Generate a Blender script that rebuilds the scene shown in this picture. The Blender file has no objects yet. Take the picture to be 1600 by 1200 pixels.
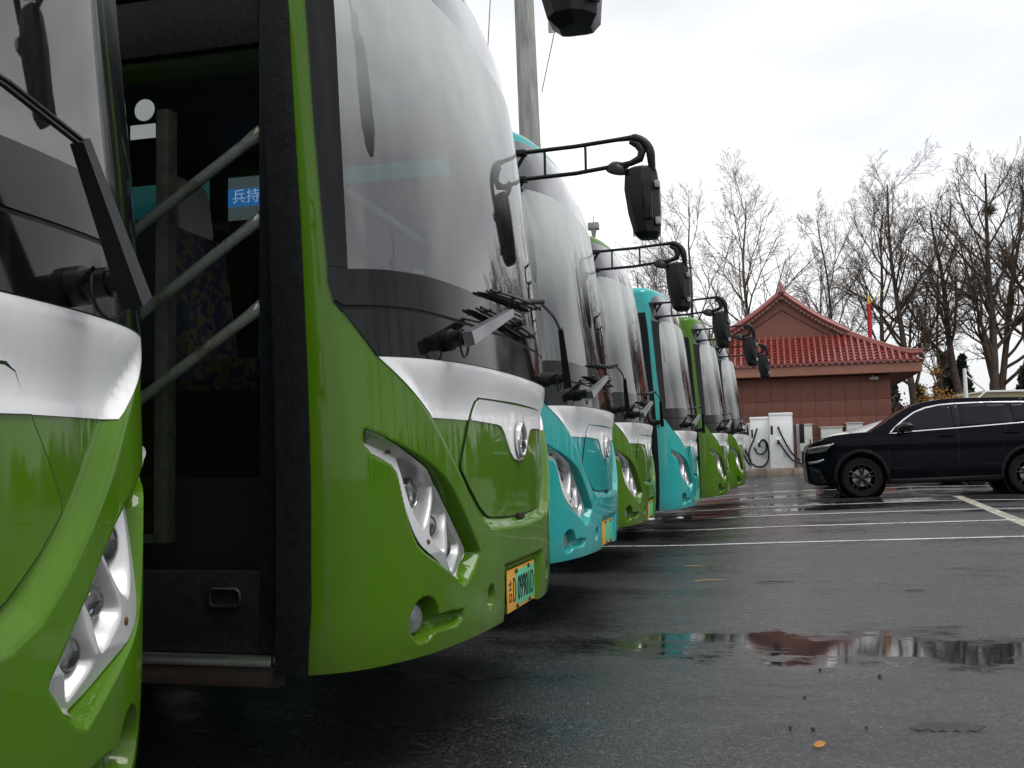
import bpy, bmesh, math, random
import numpy as np
from mathutils import Vector, Matrix

R = math.radians
scene = bpy.context.scene
COL = scene.collection
# ------------------------------------------------------------------ camera
YAW, PITCH, ROLL = R(13.64), math.atan(121.3 / 1600.0), R(1.16)
CAM = Vector((0.919, 0.0, 1.0))
fw = Vector((-math.sin(YAW) * math.cos(PITCH), math.cos(YAW) * math.cos(PITCH), math.sin(PITCH)))
rt = Vector((math.cos(YAW), math.sin(YAW), 0.0))
up = rt.cross(fw)
rt2 = rt * math.cos(ROLL) - up * math.sin(ROLL)
up2 = up * math.cos(ROLL) + rt * math.sin(ROLL)
cd = bpy.data.cameras.new('camera')
cd.sensor_fit = 'HORIZONTAL'; cd.sensor_width = 36.0; cd.lens = 36.0
cd.clip_start = 0.05; cd.clip_end = 2000.0
cam = bpy.data.objects.new('camera', cd); COL.objects.link(cam)
cam.matrix_world = Matrix(((rt2.x, up2.x, -fw.x, CAM.x), (rt2.y, up2.y, -fw.y, CAM.y), (rt2.z, up2.z, -fw.z, CAM.z), (0, 0, 0, 1)))
scene.camera = cam
# ------------------------------------------------------------------ world and sun (overcast)
SUN_AZ, SUN_EL = R(118.0), R(64.0)          # azimuth from +Y towards +X
world = bpy.data.worlds.new('World'); scene.world = world; world.use_nodes = True
nt = world.node_tree; nt.nodes.clear()
wo = nt.nodes.new('ShaderNodeOutputWorld'); bg = nt.nodes.new('ShaderNodeBackground')
sky = nt.nodes.new('ShaderNodeTexSky'); sky.sky_type = 'NISHITA'; sky.sun_disc = False
sky.sun_elevation = SUN_EL; sky.sun_rotation = SUN_AZ; sky.air_density = 1.0; sky.dust_density = 3.0
skm = nt.nodes.new('ShaderNodeVectorMath'); skm.operation = 'SCALE'; skm.inputs['Scale'].default_value = 0.11
tc = nt.nodes.new('ShaderNodeTexCoord'); mp = nt.nodes.new('ShaderNodeMapping')
mp.inputs['Scale'].default_value = (1.0, 1.0, 2.6)
n1 = nt.nodes.new('ShaderNodeTexNoise'); n1.inputs['Scale'].default_value = 1.7; n1.inputs['Detail'].default_value = 5.0; n1.inputs['Roughness'].default_value = 0.5
cr = nt.nodes.new('ShaderNodeValToRGB')
cr.color_ramp.elements[0].position = 0.40; cr.color_ramp.elements[0].color = (0.56, 0.57, 0.59, 1)
cr.color_ramp.elements[1].position = 0.68; cr.color_ramp.elements[1].color = (0.93, 0.94, 0.95, 1)
mixw = nt.nodes.new('ShaderNodeMix'); mixw.data_type = 'RGBA'; mixw.inputs['Factor'].default_value = 0.92
nt.links.new(tc.outputs['Generated'], mp.inputs['Vector']); nt.links.new(mp.outputs['Vector'], n1.inputs['Vector'])
nt.links.new(n1.outputs['Fac'], cr.inputs['Fac']); nt.links.new(sky.outputs['Color'], skm.inputs[0])
nt.links.new(skm.outputs['Vector'], mixw.inputs[6]); nt.links.new(cr.outputs['Color'], mixw.inputs[7])
nt.links.new(mixw.outputs[2], bg.inputs['Color']); bg.inputs['Strength'].default_value = 1.16
nt.links.new(bg.outputs['Background'], wo.inputs['Surface'])
sl = bpy.data.lights.new('sun', 'SUN'); sl.energy = 1.5; sl.angle = R(28.0); sl.color = (1.0, 0.98, 0.95)
sun = bpy.data.objects.new('sun', sl); COL.objects.link(sun)
sdir = Vector((math.sin(SUN_AZ) * math.cos(SUN_EL), math.cos(SUN_AZ) * math.cos(SUN_EL), math.sin(SUN_EL)))
sun.rotation_euler = sdir.to_track_quat('Z', 'Y').to_euler(); sun.location = (20, 5, 30)
vs = scene.view_settings
scene.display_settings.display_device = 'sRGB'
vs.view_transform = 'Standard'; vs.look = 'None'; vs.exposure = 0.26; vs.gamma = 1.0; vs.use_curve_mapping = False
scene.cycles.max_bounces = 8; scene.cycles.transparent_max_bounces = 12
scene.cycles.glossy_bounces = 4; scene.cycles.diffuse_bounces = 3
scene.cycles.use_adaptive_sampling = True; scene.cycles.adaptive_threshold = 0.02
scene.cycles.caustics_reflective = False; scene.cycles.caustics_refractive = False

# ------------------------------------------------------------------ helpers
def put(name, me, parent=None, loc=None, rot=None, label=None, cat=None, group=None, kind=None):
    o = bpy.data.objects.new(name, me); COL.objects.link(o)
    if parent is not None: o.parent = parent
    if loc is not None: o.location = loc
    if rot is not None: o.rotation_euler = rot
    if label: o['label'] = label
    if cat: o['category'] = cat
    if group: o['group'] = group
    if kind: o['kind'] = kind
    return o
def empty(name, loc, rz=0, label=None, cat=None, group=None):
    o = put(name, None, None, loc, (0, 0, rz), label, cat, group); o.empty_display_size = 0.2
    return o
def mesh(name, V, Fc, mats=(), smooth=False, normals=None, fm=None):
    me = bpy.data.meshes.new(name)
    me.from_pydata([tuple(map(float, v)) for v in V], [], [tuple(map(int, f)) for f in Fc])
    for m in (mats if isinstance(mats, (list, tuple)) else (mats,)): me.materials.append(m)
    if fm is not None: me.polygons.foreach_set('material_index', np.asarray(fm, dtype=np.int32))
    if smooth: me.polygons.foreach_set('use_smooth', np.ones(len(me.polygons), dtype=bool))
    me.update()
    if normals is not None:
        me.normals_split_custom_set_from_vertices([tuple(map(float, n)) for n in normals])
    return me
class MB:
    """collects simple solids into one mesh"""
    def __init__(self): self.v = []; self.f = []
    def add(self, V, Fc):
        b = len(self.v); self.v += [tuple(map(float, v)) for v in V]; self.f += [tuple(i + b for i in f) for f in Fc]; return self
    def box(self, lo, hi, c=0.0):
        (x0, y0, z0), (x1, y1, z1) = lo, hi
        if c <= 0:
            V = [(x0, y0, z0), (x1, y0, z0), (x1, y1, z0), (x0, y1, z0), (x0, y0, z1), (x1, y0, z1), (x1, y1, z1), (x0, y1, z1)]
            return self.add(V, [(0, 3, 2, 1), (4, 5, 6, 7), (0, 1, 5, 4), (1, 2, 6, 5), (2, 3, 7, 6), (3, 0, 4, 7)])
        bm = bmesh.new(); bmesh.ops.create_cube(bm, size=1.0)
        for v in bm.verts: v.co = Vector(((x0 + x1) / 2 + v.co.x * (x1 - x0), (y0 + y1) / 2 + v.co.y * (y1 - y0), (z0 + z1) / 2 + v.co.z * (z1 - z0)))
        bmesh.ops.bevel(bm, geom=bm.edges[:], offset=c, segments=2, profile=0.6, affect='EDGES')
        bm.verts.index_update()
        self.add([v.co[:] for v in bm.verts], [[v.index for v in f.verts] for f in bm.faces]); bm.free(); return self
    def tube(self, pts, r, n=10, cap=True):
        pts = [Vector(p) for p in pts]; rs = r if isinstance(r, (list, tuple)) else [r] * len(pts)
        ref = None; V = []
        for i, p in enumerate(pts):
            t = (pts[min(i + 1, len(pts) - 1)] - pts[max(i - 1, 0)]).normalized()
            if ref is None: ref = t.orthogonal().normalized()
            ref = (ref - t * ref.dot(t)).normalized(); bi = t.cross(ref)
            for k in range(n):
                a = 2 * math.pi * k / n; V.append(p + (ref * math.cos(a) + bi * math.sin(a)) * rs[i])
        Fc = [(i * n + k, i * n + (k + 1) % n, (i + 1) * n + (k + 1) % n, (i + 1) * n + k) for i in range(len(pts) - 1) for k in range(n)]
        if cap: Fc += [tuple(range(n))[::-1], tuple((len(pts) - 1) * n + k for k in range(n))]
        return self.add(V, Fc)
    def lathe(self, prof, org, axis, n=24, cap=True):
        """prof: (radius, along axis)"""
        ax = Vector(axis).normalized(); e1 = ax.orthogonal().normalized(); e2 = ax.cross(e1); org = Vector(org)
        V = [org + ax * h + (e1 * math.cos(2 * math.pi * k / n) + e2 * math.sin(2 * math.pi * k / n)) * r for r, h in prof for k in range(n)]
        Fc = [(i * n + k, i * n + (k + 1) % n, (i + 1) * n + (k + 1) % n, (i + 1) * n + k) for i in range(len(prof) - 1) for k in range(n)]
        if cap: Fc += [tuple(range(n))[::-1], tuple((len(prof) - 1) * n + k for k in range(n))]
        return self.add(V, Fc)
    def prism(self, poly, o, ex, ey, ez, d):
        """extrude a 2d polygon lying in plane (ex, ey) by d along ez"""
        o, ex, ey, ez = Vector(o), Vector(ex), Vector(ey), Vector(ez); n = len(poly)
        V = [o + ex * a + ey * b for a, b in poly] + [o + ex * a + ey * b + ez * d for a, b in poly]
        return self.add(V, [tuple(range(n))[::-1], tuple(range(n, 2 * n))] + [(i, (i + 1) % n, n + (i + 1) % n, n + i) for i in range(n)])
    def me(self, name, mat, smooth=False, auto=None):
        m = mesh(name, self.v, self.f, mat, smooth)
        if auto: m.set_sharp_from_angle(angle=R(auto)); 
        return m
def build(name, mb, mat, parent=None, smooth=False, auto=35, **k):
    me = mb.me(name, mat, smooth or auto is not None, auto)
    return put(name, me, parent, **k)
def ss(e0, e1, x):
    t = np.clip((np.asarray(x, float) - e0) / (e1 - e0), 0, 1); return t * t * (3 - 2 * t)
def pdist(P, poly, closed=True):
    """distance of points to a polyline (n,2)"""
    P = np.asarray(P, float); poly = np.asarray(poly, float)
    best = np.full(len(P), 1e9); n = len(poly)
    for i in range(n if closed else n - 1):
        a, b = poly[i], poly[(i + 1) % n]; d = b - a; L = (d * d).sum() + 1e-12
        t = np.clip(((P - a) @ d) / L, 0, 1); best = np.minimum(best, np.hypot(*(P - a - t[:, None] * d).T))
    return best
def inside(P, poly):
    P = np.asarray(P, float); poly = np.asarray(poly, float); r = np.zeros(len(P), bool); n = len(poly)
    for i in range(n):
        (x0, y0), (x1, y1) = poly[i], poly[(i + 1) % n]
        c = ((y0 > P[:, 1]) != (y1 > P[:, 1])); den = (y1 - y0) if y1 != y0 else 1e-12
        r ^= c & (P[:, 0] < (x1 - x0) * (P[:, 1] - y0) / den + x0)
    return r
def sdist(P, poly): return np.where(inside(P, poly), 1, -1) * pdist(P, poly)
def smooth_poly(pts, k=4, closed=True):
    """Catmull-Rom subdivision of an outline"""
    P = np.asarray(pts, float); n = len(P); out = []
    for i in range(n if closed else n - 1):
        p0, p1, p2, p3 = (P[(i + j) % n] if closed else P[min(max(i + j, 0), n - 1)] for j in (-1, 0, 1, 2))
        for t in np.arange(k) / k:
            out.append(0.5 * (2 * p1 + (p2 - p0) * t + (2 * p0 - 5 * p1 + 4 * p2 - p3) * t * t + (3 * p1 - p0 - 3 * p2 + p3) * t ** 3))
    if not closed: out.append(P[-1])
    return [tuple(p) for p in out]

# ------------------------------------------------------------------ materials
def NM(name):
    m = bpy.data.materials.new(name); m.use_nodes = True; t = m.node_tree
    return m, t, t.nodes['Principled BSDF']
def node(t, typ, **k):
    n = t.nodes.new(typ)
    for a, v in k.items():
        if a.startswith('i_'): n.inputs[a[2:].replace('_', ' ')].default_value = v
        else: setattr(n, a, v)
    return n
def noise(t, scale, detail=4.0, rough=0.55, vec=None, stretch=None):
    n = node(t, 'ShaderNodeTexNoise'); n.inputs['Scale'].default_value = scale; n.inputs['Detail'].default_value = detail; n.inputs['Roughness'].default_value = rough
    c = node(t, 'ShaderNodeTexCoord'); src = c.outputs['Object'] if vec is None else vec
    if stretch:
        mp_ = node(t, 'ShaderNodeMapping'); mp_.inputs['Scale'].default_value = stretch
        t.links.new(src, mp_.inputs['Vector']); src = mp_.outputs['Vector']
    t.links.new(src, n.inputs['Vector']); return n.outputs['Fac']
def ramp(t, fac, *st):
    r = node(t, 'ShaderNodeValToRGB'); e = r.color_ramp.elements
    while len(e) < len(st): e.new(0.5)
    for el, (p, c) in zip(e, st):
        el.position = p; el.color = (c, c, c, 1) if isinstance(c, (int, float)) else (*c, 1)
    t.links.new(fac, r.inputs['Fac']); return r.outputs['Color']
def mixc(t, fac, a, b, blend='MIX'):
    m = node(t, 'ShaderNodeMix', data_type='RGBA', blend_type=blend)
    for s, v in ((0, fac), (6, a), (7, b)):
        if isinstance(v, (int, float)): m.inputs[s].default_value = v if s == 0 else (v, v, v, 1)
        elif isinstance(v, (tuple, list)): m.inputs[s].default_value = (*v[:3], 1)
        else: t.links.new(v, m.inputs[s])
    return m.outputs[2]
def mth(t, op, a, b=0.0, c=None):
    m = node(t, 'ShaderNodeMath', operation=op)
    for i, v in enumerate((a, b) if c is None else (a, b, c)):
        if isinstance(v, (int, float)): m.inputs[i].default_value = v
        else: t.links.new(v, m.inputs[i])
    return m.outputs[0]
def bump(t, b, h, strength=0.3, dist=0.01):
    n = node(t, 'ShaderNodeBump'); n.inputs['Strength'].default_value = strength; n.inputs['Distance'].default_value = dist
    t.links.new(h, n.inputs['Height']); t.links.new(n.outputs['Normal'], b.inputs['Normal']); return n
def simple(name, col, rough=0.5, metal=0.0, var=0.12, scale=6.0, coat=0.0, spec=0.5, bmp=0.0, bscale=60.0, stretch=None):
    m, t, b = NM(name)
    f = noise(t, scale, 5, 0.6, stretch=stretch)
    c0 = tuple(max(0, x * (1 - var)) for x in col); c1 = tuple(min(1, x * (1 + var)) for x in col)
    t.links.new(ramp(t, f, (0.3, c0), (0.7, c1)), b.inputs['Base Color'])
    f2 = noise(t, scale * 2.3, 4, 0.6)
    t.links.new(mth(t, 'MULTIPLY_ADD', f2, rough * 0.5, rough * 0.75), b.inputs['Roughness'])
    b.inputs['Metallic'].default_value = metal; b.inputs['Coat Weight'].default_value = coat; b.inputs['Coat Roughness'].default_value = 0.06
    b.inputs['Specular IOR Level'].default_value = spec
    if bmp: bump(t, b, noise(t, bscale, 3, 0.6), bmp, 0.004)
    return m
def paint(name, col, dirt=(0.16, 0.15, 0.11), coat=0.6, rough=0.32, amount=0.55, flake=0.0, spec=0.5):
    """vehicle paint with rain-run grime: streaks and a dirtier skirt"""
    m, t, b = NM(name)
    c = node(t, 'ShaderNodeTexCoord').outputs['Object']
    streak = noise(t, 1.0, 6, 0.62, vec=c, stretch=(26, 26, 0.7))
    blot = noise(t, 3.2, 5, 0.6, vec=c)
    fine = noise(t, 55.0, 3, 0.6, vec=c)
    sep = node(t, 'ShaderNodeSeparateXYZ'); t.links.new(c, sep.inputs[0])
    mr = node(t, 'ShaderNodeMapRange'); mr.inputs['From Min'].default_value = 0.36; mr.inputs['From Max'].default_value = 0.62
    mr.inputs['To Min'].default_value = 0.75; mr.inputs['To Max'].default_value = 0.0; t.links.new(sep.outputs['Z'], mr.inputs['Value'])
    s1 = ramp(t, streak, (0.48, 0.0), (0.78, 1.0))
    d = mth(t, 'MULTIPLY', s1, blot); d = mth(t, 'ADD', d, mth(t, 'MULTIPLY', mr.outputs[0], streak))
    d = mth(t, 'MULTIPLY', d, amount)
    dd = mth(t, 'MINIMUM', d, 0.75)
    base = mixc(t, blot, tuple(x * 0.9 for x in col), tuple(min(1, x * 1.08) for x in col))
    cc = mixc(t, dd, base, dirt)
    spk = ramp(t, fine, (0.72, 0.0), (0.80, 0.30))
    t.links.new(mixc(t, spk, cc, tuple(x * 0.6 for x in dirt)), b.inputs['Base Color'])
    t.links.new(mth(t, 'MULTIPLY_ADD', dd, 0.35, rough), b.inputs['Roughness'])
    b.inputs['Coat Weight'].default_value = coat; t.links.new(mth(t, 'MULTIPLY_ADD', dd, 0.30, 0.035), b.inputs['Coat Roughness'])
    b.inputs['Metallic'].default_value = flake; b.inputs['Specular IOR Level'].default_value = spec
    return m
M = {}
M['green'] = paint('bus_green_paint', (0.064, 0.168, 0.001), dirt=(0.090, 0.100, 0.035), coat=0.60, rough=0.45, amount=0.75, spec=0.04)
M['teal'] = paint('bus_turquoise_paint', (0.014, 0.37, 0.36), amount=0.4, coat=0.85, rough=0.45, spec=0.06)
M['silver'] = paint('silver_paint', (0.93, 0.935, 0.95), dirt=(0.55, 0.54, 0.52), flake=0.0, rough=0.5, amount=0.28, coat=0.55, spec=0.3)
M['gloss'] = paint('black_gloss', (0.006, 0.006, 0.007), dirt=(0.045, 0.042, 0.04), coat=0.08, rough=0.09, amount=0.30, spec=0.22)
M['header'] = paint('header_glass', (0.02, 0.021, 0.023), dirt=(0.10, 0.10, 0.10), coat=1.0, rough=0.05, amount=0.5, spec=1.0)
def m_rubber():
    m, t, b = NM('wet_black_rubber'); c = node(t, 'ShaderNodeTexCoord').outputs['Object']
    t.links.new(ramp(t, noise(t, 30, 4, 0.6, vec=c), (0.3, (0.005, 0.006, 0.008)), (0.7, (0.012, 0.013, 0.016))), b.inputs['Base Color'])
    v = node(t, 'ShaderNodeTexVoronoi'); v.inputs['Scale'].default_value = 170.0; t.links.new(c, v.inputs['Vector']); sc = node(t, 'ShaderNodeSeparateColor'); t.links.new(v.outputs['Color'], sc.inputs[0])
    drop = mth(t, 'MULTIPLY', ramp(t, v.outputs['Distance'], (0.16, 1.0), (0.30, 0.0)), ramp(t, sc.outputs[0], (0.72, 0.0), (0.76, 1.0)))
    t.links.new(mth(t, 'MULTIPLY_ADD', drop, -0.30, 0.5), b.inputs['Roughness']); t.links.new(mth(t, 'MULTIPLY_ADD', drop, 0.2, 0.18), b.inputs['Specular IOR Level'])
    bump(t, b, mth(t, 'ADD', mth(t, 'MULTIPLY', drop, 1.0), mth(t, 'MULTIPLY', noise(t, 140, 3, 0.6, vec=c), 0.3)), 0.45, 0.003); return m
M['rubber'] = m_rubber()
M['plastic'] = simple('black_plastic', (0.009, 0.0095, 0.011), 0.42, var=0.25, scale=18, bmp=0.15, bscale=220, spec=0.28)
M['metal'] = simple('satin_metal', (0.62, 0.62, 0.62), 0.30, 1.0, var=0.12, scale=25)
M['chrome'] = simple('chrome', (0.80, 0.80, 0.80), 0.09, 1.0, var=0.05, scale=12)
M['reflector'] = simple('lamp_reflector', (0.62, 0.62, 0.62), 0.34, 0.6, var=0.04, scale=30)
M['steel'] = simple('dull_steel', (0.30, 0.31, 0.31), 0.45, 0.8, var=0.3, scale=30)
M['screw'] = simple('rusty_screw', (0.12, 0.06, 0.025), 0.6, 0.3)
M['void'] = simple('dark_cavity', (0.006, 0.006, 0.006), 0.8)
M['lining'] = simple('interior_lining', (0.045, 0.048, 0.05), 0.7, var=0.2)
M['dash'] = simple('dashboard_plastic', (0.05, 0.05, 0.055), 0.6, var=0.2)
M['ivory'] = simple('ivory_post_paint', (0.34, 0.34, 0.29), 0.5, var=0.25, scale=20)
M['plate_y'] = simple('plate_yellow', (0.72, 0.36, 0.035), 0.4, var=0.15)
M['plate_g'] = simple('plate_green', (0.09, 0.52, 0.27), 0.4, var=0.12)
M['ink'] = simple('plate_ink', (0.012, 0.014, 0.014), 0.5)
M['sticker'] = simple('white_sticker', (0.72, 0.78, 0.78), 0.6, var=0.06)
M['blue_sign'] = simple('blue_sign', (0.03, 0.22, 0.60), 0.5, var=0.1)
M['white'] = simple('white_enamel', (0.86, 0.87, 0.86), 0.35, var=0.05, scale=3, coat=0.2)
M['cabinet'] = simple('cabinet_paint', (0.62, 0.64, 0.58), 0.45, var=0.08, scale=4)
M['cable'] = simple('cable_sheath', (0.010, 0.011, 0.012), 0.5, spec=0.25)
M['tyre'] = simple('tyre_rubber', (0.009, 0.009, 0.010), 0.8, var=0.3, scale=40, bmp=0.4, spec=0.2)
M['alloy'] = simple('dark_alloy', (0.035, 0.035, 0.037), 0.35, 0.7, var=0.2)
def m_fabric():
    m, t, b = NM('patterned_seat_fabric'); c = node(t, 'ShaderNodeTexCoord').outputs['Object']
    v = node(t, 'ShaderNodeTexVoronoi'); v.inputs['Scale'].default_value = 38.0; t.links.new(c, v.inputs['Vector'])
    s = node(t, 'ShaderNodeSeparateColor'); t.links.new(v.outputs['Color'], s.inputs[0])
    k = ramp(t, s.outputs[0], (0.60, 0.0), (0.64, 1.0)); k2 = ramp(t, s.outputs[1], (0.5, 0.0), (0.55, 1.0))
    base = mixc(t, k2, (0.003, 0.005, 0.026), (0.008, 0.012, 0.055))
    t.links.new(mixc(t, k, base, (0.085, 0.065, 0.015)), b.inputs['Base Color']); b.inputs['Roughness'].default_value = 0.9
    return m
M['fabric'] = m_fabric()
M['cloth_white'] = simple('white_headrest_cloth', (0.35, 0.34, 0.33), 0.85, var=0.12, scale=14)
def m_bar():
    m, t, b = NM('perforated_handrail'); c = node(t, 'ShaderNodeTexCoord').outputs['Object']
    v = node(t, 'ShaderNodeTexVoronoi'); v.inputs['Scale'].default_value = 130.0; t.links.new(c, v.inputs['Vector'])
    k = ramp(t, v.outputs['Distance'], (0.14, 1.0), (0.26, 0.0)); r_ = ramp(t, noise(t, 9, 5, 0.65, vec=c), (0.52, 0.0), (0.68, 1.0))
    base = mixc(t, r_, (0.82, 0.85, 0.78), (0.42, 0.32, 0.20))
    t.links.new(mixc(t, k, base, (0.30, 0.30, 0.28)), b.inputs['Base Color']); b.inputs['Roughness'].default_value = 0.45
    return m
M['bar'] = m_bar()
def m_glass(name, tint, ior, film=0.0, filmcol=(0.5, 0.52, 0.52), rough=0.0, haze=None):
    m, t, b = NM(name); t.nodes.remove(b); out = t.nodes['Material Output']
    tr = node(t, 'ShaderNodeBsdfTransparent'); tr.inputs['Color'].default_value = (*tint, 1)
    gl = node(t, 'ShaderNodeBsdfGlossy'); c = node(t, 'ShaderNodeTexCoord').outputs['Object']
    st = noise(t, 1.0, 5, 0.6, vec=c, stretch=(14, 14, 0.8))
    t.links.new(mth(t, 'MULTIPLY_ADD', st, 0.05, rough), gl.inputs['Roughness'])
    fr = node(t, 'ShaderNodeFresnel'); fr.inputs['IOR'].default_value = ior
    mx = node(t, 'ShaderNodeMixShader'); t.links.new(fr.outputs[0], mx.inputs[0]); t.links.new(tr.outputs[0], mx.inputs[1]); t.links.new(gl.outputs[0], mx.inputs[2])
    last = mx.outputs[0]
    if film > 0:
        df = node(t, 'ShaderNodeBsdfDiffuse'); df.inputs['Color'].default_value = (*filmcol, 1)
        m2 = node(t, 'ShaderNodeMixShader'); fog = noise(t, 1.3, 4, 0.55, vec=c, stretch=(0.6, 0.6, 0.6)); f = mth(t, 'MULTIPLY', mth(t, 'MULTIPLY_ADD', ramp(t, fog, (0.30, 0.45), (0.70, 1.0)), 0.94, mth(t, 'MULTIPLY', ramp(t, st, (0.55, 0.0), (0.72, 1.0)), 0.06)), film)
        if haze:     # fogging film with sky haze painted in, denser towards the top
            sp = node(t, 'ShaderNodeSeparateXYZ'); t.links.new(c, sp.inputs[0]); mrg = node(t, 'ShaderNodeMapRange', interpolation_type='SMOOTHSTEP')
            mrg.inputs['From Min'].default_value, mrg.inputs['From Max'].default_value = haze; mrg.inputs['To Min'].default_value = 0.02
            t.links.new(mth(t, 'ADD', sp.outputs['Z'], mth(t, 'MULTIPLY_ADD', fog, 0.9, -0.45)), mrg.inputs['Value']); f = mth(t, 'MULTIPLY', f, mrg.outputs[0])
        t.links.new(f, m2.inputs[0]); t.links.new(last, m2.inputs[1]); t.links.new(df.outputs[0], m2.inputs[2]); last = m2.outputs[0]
    t.links.new(last, out.inputs['Surface']); return m
M['windshield'] = m_glass('windshield_glass', (0.76, 0.82, 0.81), 2.5, 0.74, (0.95, 0.99, 0.985), haze=(1.80, 2.60))
M['doorglass'] = m_glass('door_glass', (0.97, 0.98, 0.98), 1.38, 0.006)
M['sideglass'] = m_glass('tinted_side_glass', (0.20, 0.22, 0.22), 1.5, 0.01)
M['carglass'] = m_glass('car_privacy_glass', (0.03, 0.032, 0.036), 1.5, 0.0)
M['carscreen'] = m_glass('car_windscreen_glass', (0.35, 0.38, 0.38), 1.9, 0.06)
M['bowl'] = simple('lamp_bowl_chrome', (0.78, 0.79, 0.80), 0.20, 1.0, var=0.05, scale=40)
M['lens'] = m_glass('lamp_lens', (0.80, 0.82, 0.82), 1.6, 0.03)
# ------------------------------------------------------------------ ground
def terrain(x, y):
    x = np.asarray(x, float); y = np.asarray(y, float)
    return 0.016 * np.clip(y - 10, 0, 24) * ss(-3, 1.5, x) + 0.025 * np.clip(x, 0, 4) * ss(3, 12, y)
def gz(x, y): return float(terrain(x, y))
def m_ground():
    m, t, b = NM('wet_asphalt'); c = node(t, 'ShaderNodeTexCoord').outputs['Object']
    sep = node(t, 'ShaderNodeSeparateXYZ'); t.links.new(c, sep.inputs[0]); X, Y = sep.outputs['X'], sep.outputs['Y']
    grit = noise(t, 85.0, 4, 0.72, vec=c); big = noise(t, 0.55, 5, 0.6, vec=c); mid = noise(t, 5.0, 5, 0.6, vec=c)
    # main puddle: a shallow ellipse with a ragged edge
    warp = noise(t, 1.6, 6, 0.68, vec=c, stretch=(0.9, 1.3, 1)); warp2 = noise(t, 22.0, 3, 0.6, vec=c, stretch=(0.5, 1.3, 1))
    ex = mth(t, 'DIVIDE', mth(t, 'SUBTRACT', X, 1.40), 2.0); ey = mth(t, 'DIVIDE', mth(t, 'SUBTRACT', Y, 5.62), 0.68)
    rr = mth(t, 'SQRT', mth(t, 'ADD', mth(t, 'MULTIPLY', ex, ex), mth(t, 'MULTIPLY', ey, ey)))
    rr = mth(t, 'ADD', rr, mth(t, 'MULTIPLY_ADD', warp, 2.6, -1.30)); rr = mth(t, 'ADD', rr, mth(t, 'MULTIPLY_ADD', warp2, 0.8, -0.40))
    pud = ramp(t, rr, (0.45, 1.0), (1.22, 0.0))
    # sheets of water further out, drawn out along the parking bays
    far = noise(t, 1.0, 6, 0.6, vec=c, stretch=(0.22, 0.75, 1)); fine = noise(t, 7.0, 4, 0.65, vec=c, stretch=(0.25, 1.0, 1))
    fm = node(t, 'ShaderNodeMapRange'); fm.inputs['From Min'].default_value = 11.5; fm.inputs['From Max'].default_value = 15.5; t.links.new(Y, fm.inputs['Value'])
    ff = mth(t, 'ADD', far, mth(t, 'MULTIPLY_ADD', fine, 0.28, -0.14))
    far_p = mth(t, 'MULTIPLY', ramp(t, ff, (0.51, 0.0), (0.58, 1.0)), fm.outputs[0])
    pud = mth(t, 'MAXIMUM', pud, far_p)
    wet = ramp(t, mth(t, 'ADD', big, mth(t, 'MULTIPLY_ADD', mid, 0.35, -0.17)), (0.36, 0.0), (0.64, 1.0))
    vg = node(t, 'ShaderNodeTexVoronoi'); vg.inputs['Scale'].default_value = 95.0; t.links.new(c, vg.inputs['Vector'])
    vs2 = node(t, 'ShaderNodeSeparateColor'); t.links.new(vg.outputs['Color'], vs2.inputs[0])
    stone = ramp(t, vs2.outputs[0], (0.66, 0.0), (1.0, 1.0))
    base = mixc(t, grit, (0.003, 0.0032, 0.0036), (0.034, 0.034, 0.036)); base = mixc(t, mth(t, 'MULTIPLY', stone, 0.8), base, (0.120, 0.119, 0.120)); base = mixc(t, mth(t, 'MULTIPLY', mid, 0.35), base, (0.020, 0.020, 0.021))
    base = mixc(t, mth(t, 'MULTIPLY', wet, 0.45), base, (0.009, 0.009, 0.010))
    v = node(t, 'ShaderNodeTexVoronoi'); v.inputs['Scale'].default_value = 16.0; t.links.new(c, v.inputs['Vector'])
    sc = node(t, 'ShaderNodeSeparateColor'); t.links.new(v.outputs['Color'], sc.inputs[0])
    spk = mth(t, 'MULTIPLY', ramp(t, sc.outputs[0], (0.86, 0.0), (0.87, 1.0)), ramp(t, v.outputs['Distance'], (0.07, 1.0), (0.10, 0.0)))
    base = mixc(t, spk, base, (0.26, 0.25, 0.23)); base = mixc(t, mth(t, 'MULTIPLY', pud, 0.55), base, (0.012, 0.0125, 0.013))
    t.links.new(base, b.inputs['Base Color'])
    film = ramp(t, mth(t, 'ADD', noise(t, 1.0, 6, 0.62, vec=c, stretch=(0.45, 1.0, 1)), mth(t, 'MULTIPLY_ADD', noise(t, 9.0, 4, 0.65, vec=c, stretch=(0.5, 1.0, 1)), 0.30, -0.15)), (0.40, 0.0), (0.62, 1.0))
    rough = mth(t, 'MULTIPLY_ADD', film, -0.20, 0.34); rough = mth(t, 'MULTIPLY_ADD', grit, 0.10, rough)
    inv = mth(t, 'SUBTRACT', 1.0, pud)
    t.links.new(mth(t, 'MULTIPLY_ADD', rough, inv, 0.02), b.inputs['Roughness'])
    t.links.new(mth(t, 'MULTIPLY_ADD', pud, 0.05, 0.50), b.inputs['Specular IOR Level'])
    bn = node(t, 'ShaderNodeBump'); bn.inputs['Distance'].default_value = 0.0030
    t.links.new(mth(t, 'MULTIPLY_ADD', mth(t, 'MULTIPLY', inv, mth(t, 'MULTIPLY_ADD', film, -0.62, 1.0)), 0.95, 0.012), bn.inputs['Strength'])
    t.links.new(mth(t, 'ADD', grit, mth(t, 'MULTIPLY', vg.outputs['Distance'], -0.9)), bn.inputs['Height']); t.links.new(bn.outputs['Normal'], b.inputs['Normal'])
    return m
M['ground'] = m_ground()
xs = np.unique(np.concatenate([np.linspace(-400, -30, 20), np.linspace(-30, -4, 20), np.linspace(-4, 10, 57), np.linspace(10, 60, 30), np.linspace(60, 450, 20)]))
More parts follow.
